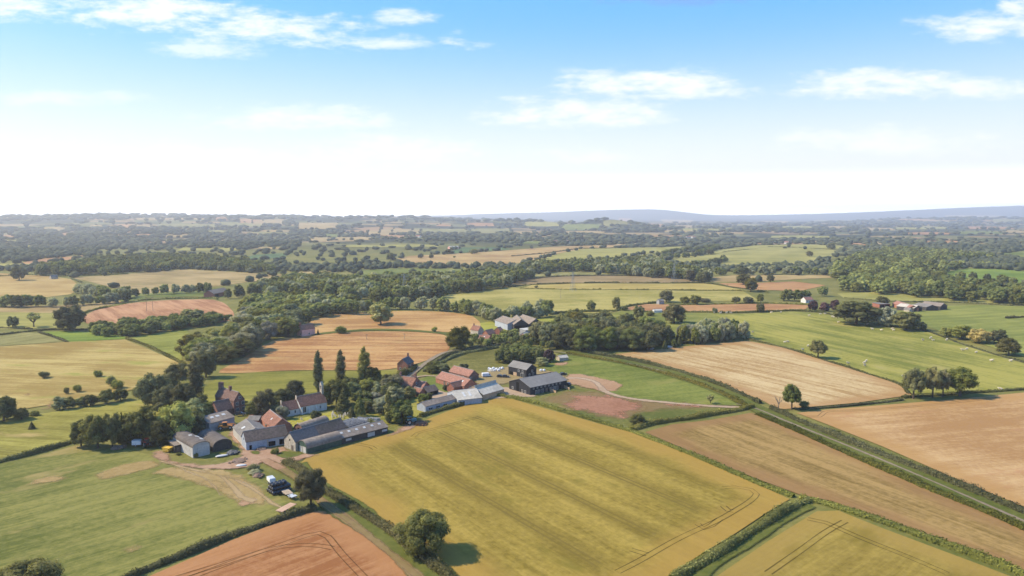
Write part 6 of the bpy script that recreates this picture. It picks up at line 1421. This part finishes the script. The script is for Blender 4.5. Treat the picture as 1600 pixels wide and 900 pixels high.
# poles and pylons
def pole(q, hpx, label):
    p = pt(*q); h = hpx * mpp(p); r = empty('power_pole', p)
    B().tube((0, 0, -.3), (0, 0, h), .19, .13, 8).obj('post', m_wood, r); B().box(-1.1, 1.1, -.07, .07, h - .5, h - .36).obj('crossarm', m_steel, r)
    for x in (-.95, 0, .95): B().lathe((x, 0, h - .36), (0, 0, 1), [(0,.06),(.2,.09),(.3,.04)], 6).obj('insulator', m_stone, r)
    tag(r, label, 'power pole')
pole((653,580), 13, 'wooden power pole beside the lane at the cottage hedge')
pole((876,466.5), 15, 'wooden pole standing in the big yellow green meadow')
pole((573,531), 9, 'short pole in the lower golden field, left of two')
pole((632,530), 9, 'short pole in the lower golden field, right of two')
pole((606,596), 10, 'pole beside the lane near the dark garden tree')
m_steelg = PM('dull_lattice_steel', (.27, .29, .30), .1, 1.5, .7, .2)
def pylon(q, hpx, label, wide=.13):
    p = pt(*q); h = hpx * mpp(p); r = empty('pylon', p, .5); b = B(); w = h * .12; t = wide
    lv = [0, .3, .55, .72, .86, 1.0]; wd = [w, w * .68, w * .42, w * .30, w * .22, w * .06]
    for (z0, z1, a, c) in zip(lv, lv[1:], wd, wd[1:]):
        for sx, sy in ((1,1),(1,-1),(-1,-1),(-1,1)):
            b.tube((sx * a, sy * a, z0 * h), (sx * c, sy * c, z1 * h), t, t, 4)
            nx, ny = (sy, -sx) if True else (0, 0)
            b.tube((sx * a, sy * a, z0 * h), (nx * c, ny * c, z1 * h), t * .55, t * .55, 4)
    b.obj('lattice', m_steelg, r)
    for z, k in ((.72, 1.5), (.86, 1.9), (.95, 1.2)):
        B().tube((-w * k, 0, z * h), (w * k, 0, z * h), t * .8, t * .8, 4).tube((-w * k, 0, z * h), (0, 0, z * h + h * .03), t * .5, t * .5, 4).tube((w * k, 0, z * h), (0, 0, z * h + h * .03), t * .5, t * .5, 4).obj('crossarm', m_steelg, r)
    tag(r, label, 'pylon')
pylon((632,462), 35, 'lattice pylon rising out of the woodland belt left of centre')
pylon((895,455), 30, 'faint pylon standing on the terraced hill')
pylon((1053,440), 28, 'pylon in front of the dark belt at the end of the terraces')
p = pt(234, 486); r = empty('twin_pole_pylon', p, .1)
for x in (-3, 3): B().tube((x, 0, -.3), (x * .85, 0, 14), .22, .15, 8).obj('post', m_wood, r)
B().box(-4.2, 4.2, -.12, .12, 13.2, 13.5).obj('crossarm', m_steel, r); tag(r, 'twin pole power support in the ploughed dome', 'power pole')
sheet('grass_land', [(228,486.5),(233,484.5),(241,485),(241,487)], m_verge, 'grass patch at the foot of the twin pole support', field=False)

# ------------------------------------------------------------------ air
hz = NT('thin_haze'); pv = hz.n('ShaderNodeVolumePrincipled')
pv.inputs['Color'].default_value = (.95, .96, .98, 1); pv.inputs['Density'].default_value = HAZE_D; pv.inputs['Anisotropy'].default_value = .25
hz.t.links.new(pv.outputs[0], hz.out.inputs['Volume'])
hb = B().box(-22000, 22000, -22000, 22000, -20, 400).mesh('haze', hz.m)
tag(link('haze', hb), 'thin bluish summer haze over the whole countryside', 'haze', kind='stuff')

# ------------------------------------------------------------------ sky, sun, camera
SUN_AZ, SUN_EL = R(-84), R(43)
w = bpy.data.worlds.new('World'); scene.world = w; w.use_nodes = True
t = NT.__new__(NT); t.t = w.node_tree; t.t.nodes.clear(); t.out = t.n('ShaderNodeOutputWorld')
sky = t.n('ShaderNodeTexSky', sky_type='NISHITA'); sky.sun_disc = False; sky.sun_elevation = SUN_EL; sky.sun_rotation = SUN_AZ; sky.dust_density = 1.2; sky.ozone_density = 2.0; sky.air_density = 1.0
d = t.n('ShaderNodeTexCoord').outputs['Generated']
sx = t.n('ShaderNodeSeparateXYZ'); t.put(sx.inputs[0], d)
yy = t.math('MAXIMUM', t.math('ABSOLUTE', sx.outputs[1]), .02)
gx = t.math('DIVIDE', sx.outputs[0], yy); gz = t.math('DIVIDE', sx.outputs[2], yy)
# milky air low over the horizon
el = sx.outputs[2]
K = SKY_K
low = t.math('SUBTRACT', 1.0, t.ss(.015, .30, el))
c = t.mix(t.math('MULTIPLY', t.math('POWER', low, 1.25), .97), t.mix(.6, t.mix(1.0, sky.outputs[0], SKY_TINT, 'MULTIPLY'), SKY_BLUE), (K, K * .985, K * .95))
# clouds: broken banks of cumulus and wisps, in directions
wv = t.vec(gx, t.math('MULTIPLY', gz, 3.2))
n1 = t.noise(wv, 9.0, 8, .62); n2 = t.noise(wv, 30.0, 6, .65)
nn = t.math('MULTIPLY_ADD', t.math('SUBTRACT', n2, .5), .8, t.math('SUBTRACT', n1, .5))
def cl(px, py, rx, ry, amt=1.0, flat=1.0, amp=4.2, slope=0):
    global acc
    X = (px - 800) / F; b = (450 - py) / F; yv = CP + b * SP; cx_ = X / yv; cz_ = (-SP + b * CP) / yv
    dx = t.math('DIVIDE', t.math('SUBTRACT', gx, cx_), rx * 1.25 / F)
    dz0 = t.math('SUBTRACT', t.math('SUBTRACT', gz, cz_), t.math('MULTIPLY', t.math('SUBTRACT', gx, cx_), slope))
    up = t.math('DIVIDE', dz0, ry * 1.3 / F)
    dn = t.math('DIVIDE', dz0, -ry * 1.3 * flat / F)
    dz = t.math('MAXIMUM', up, dn)
    r2 = t.math('ADD', t.math('MULTIPLY', dx, dx), t.math('MULTIPLY', dz, dz))
    v = t.math('ADD', t.math('SUBTRACT', 1.0, r2), t.math('MULTIPLY', nn, amp))
    m = t.math('MULTIPLY', t.ss(-.25, 1.6, v), amt)
    acc = m if acc is None else t.math('MAXIMUM', acc, m)
acc = None
for a in [(240,22,330,24,.85,1,4.0,-.09),(60,5,150,18,.8),(330,74,75,14,.6,1,4),(615,66,52,13,.8,.8,3.2),(632,28,46,11,.7,1,3.5),(1020,138,128,26,.95,.55,3.2),(900,182,120,26,.9,.6,3.4),(1370,138,115,24,.85,.6,3.6),(1545,140,80,18,.75,.7,3.6),(460,188,120,22,.75,.6,3.4),(1390,225,150,24,.7,.6,3.4),(610,235,130,20,.6),(300,258,170,26,.6,.6,3.2),(1545,40,95,18,.85,1,3.2),(1590,20,30,22,.8),(100,152,120,10,.45,1,3.4),(905,244,60,10,.5)]: cl(*a)
white_acc = acc; acc = None
cl(1065, -2, 120, 9, .55, 1, 4.4)
c = t.mix(acc, c, (K * .22, K * .36, K * .55))
acc = t.math('MULTIPLY', white_acc, t.math('GREATER_THAN', sx.outputs[1], .0))
c = t.mix(acc, c, (K * 1.02, K * 1.02, K * 1.02))
c = t.mix(1.0, c, t.vec(*[t.math('MULTIPLY_ADD', t.math('SUBTRACT', 1.0, t.ss(-.01, .065, el)), 2.6, 1.0)] * 3), 'MULTIPLY')
g = t.n('ShaderNodeBackground'); t.put(g.inputs[0], c); g.inputs[1].default_value = SKY_S
t.t.links.new(g.outputs[0], t.out.inputs['Surface'])
w.cycles.sampling_method = 'MANUAL'; w.cycles.sample_map_resolution = 512

su = bpy.data.lights.new('sun', 'SUN'); su.energy = SUN_E; su.angle = R(.53); su.color = (1.0, .87, .66)
so = bpy.data.objects.new('sun', su); COL.objects.link(so)
sd = Vector((math.sin(SUN_AZ) * math.cos(SUN_EL), math.cos(SUN_AZ) * math.cos(SUN_EL), math.sin(SUN_EL)))
so.rotation_euler = sd.to_track_quat('Z', 'Y').to_euler(); so.location = (0, 0, 400)

cam = bpy.data.cameras.new('camera'); cam.sensor_width = 36; cam.lens = 36 * F / 1600; cam.clip_start = .5; cam.clip_end = 60000
co = bpy.data.objects.new('camera', cam); COL.objects.link(co); co.location = (0, 0, HC); co.rotation_euler = (math.pi / 2 - PITCH, 0, 0)
scene.camera = co
scene.render.engine = 'CYCLES'
cy = scene.cycles
cy.max_bounces = 7; cy.diffuse_bounces = 5; cy.glossy_bounces = 2; cy.transmission_bounces = 2; cy.transparent_max_bounces = 10; cy.volume_bounces = 0
cy.use_adaptive_sampling = True; cy.adaptive_threshold = .01; cy.use_denoising = True; cy.caustics_reflective = False; cy.caustics_refractive = False
try: cy.denoiser = 'OPENIMAGEDENOISE'; cy.denoising_input_passes = 'RGB_ALBEDO_NORMAL'; cy.denoising_prefilter = 'ACCURATE'
except Exception: pass
cy.sample_clamp_indirect = 6
vs = scene.view_settings; vs.view_transform = 'Standard'; vs.look = 'None'; vs.exposure = EXPO; vs.gamma = 1; vs.use_curve_mapping = False
print('BLD', BPOS)
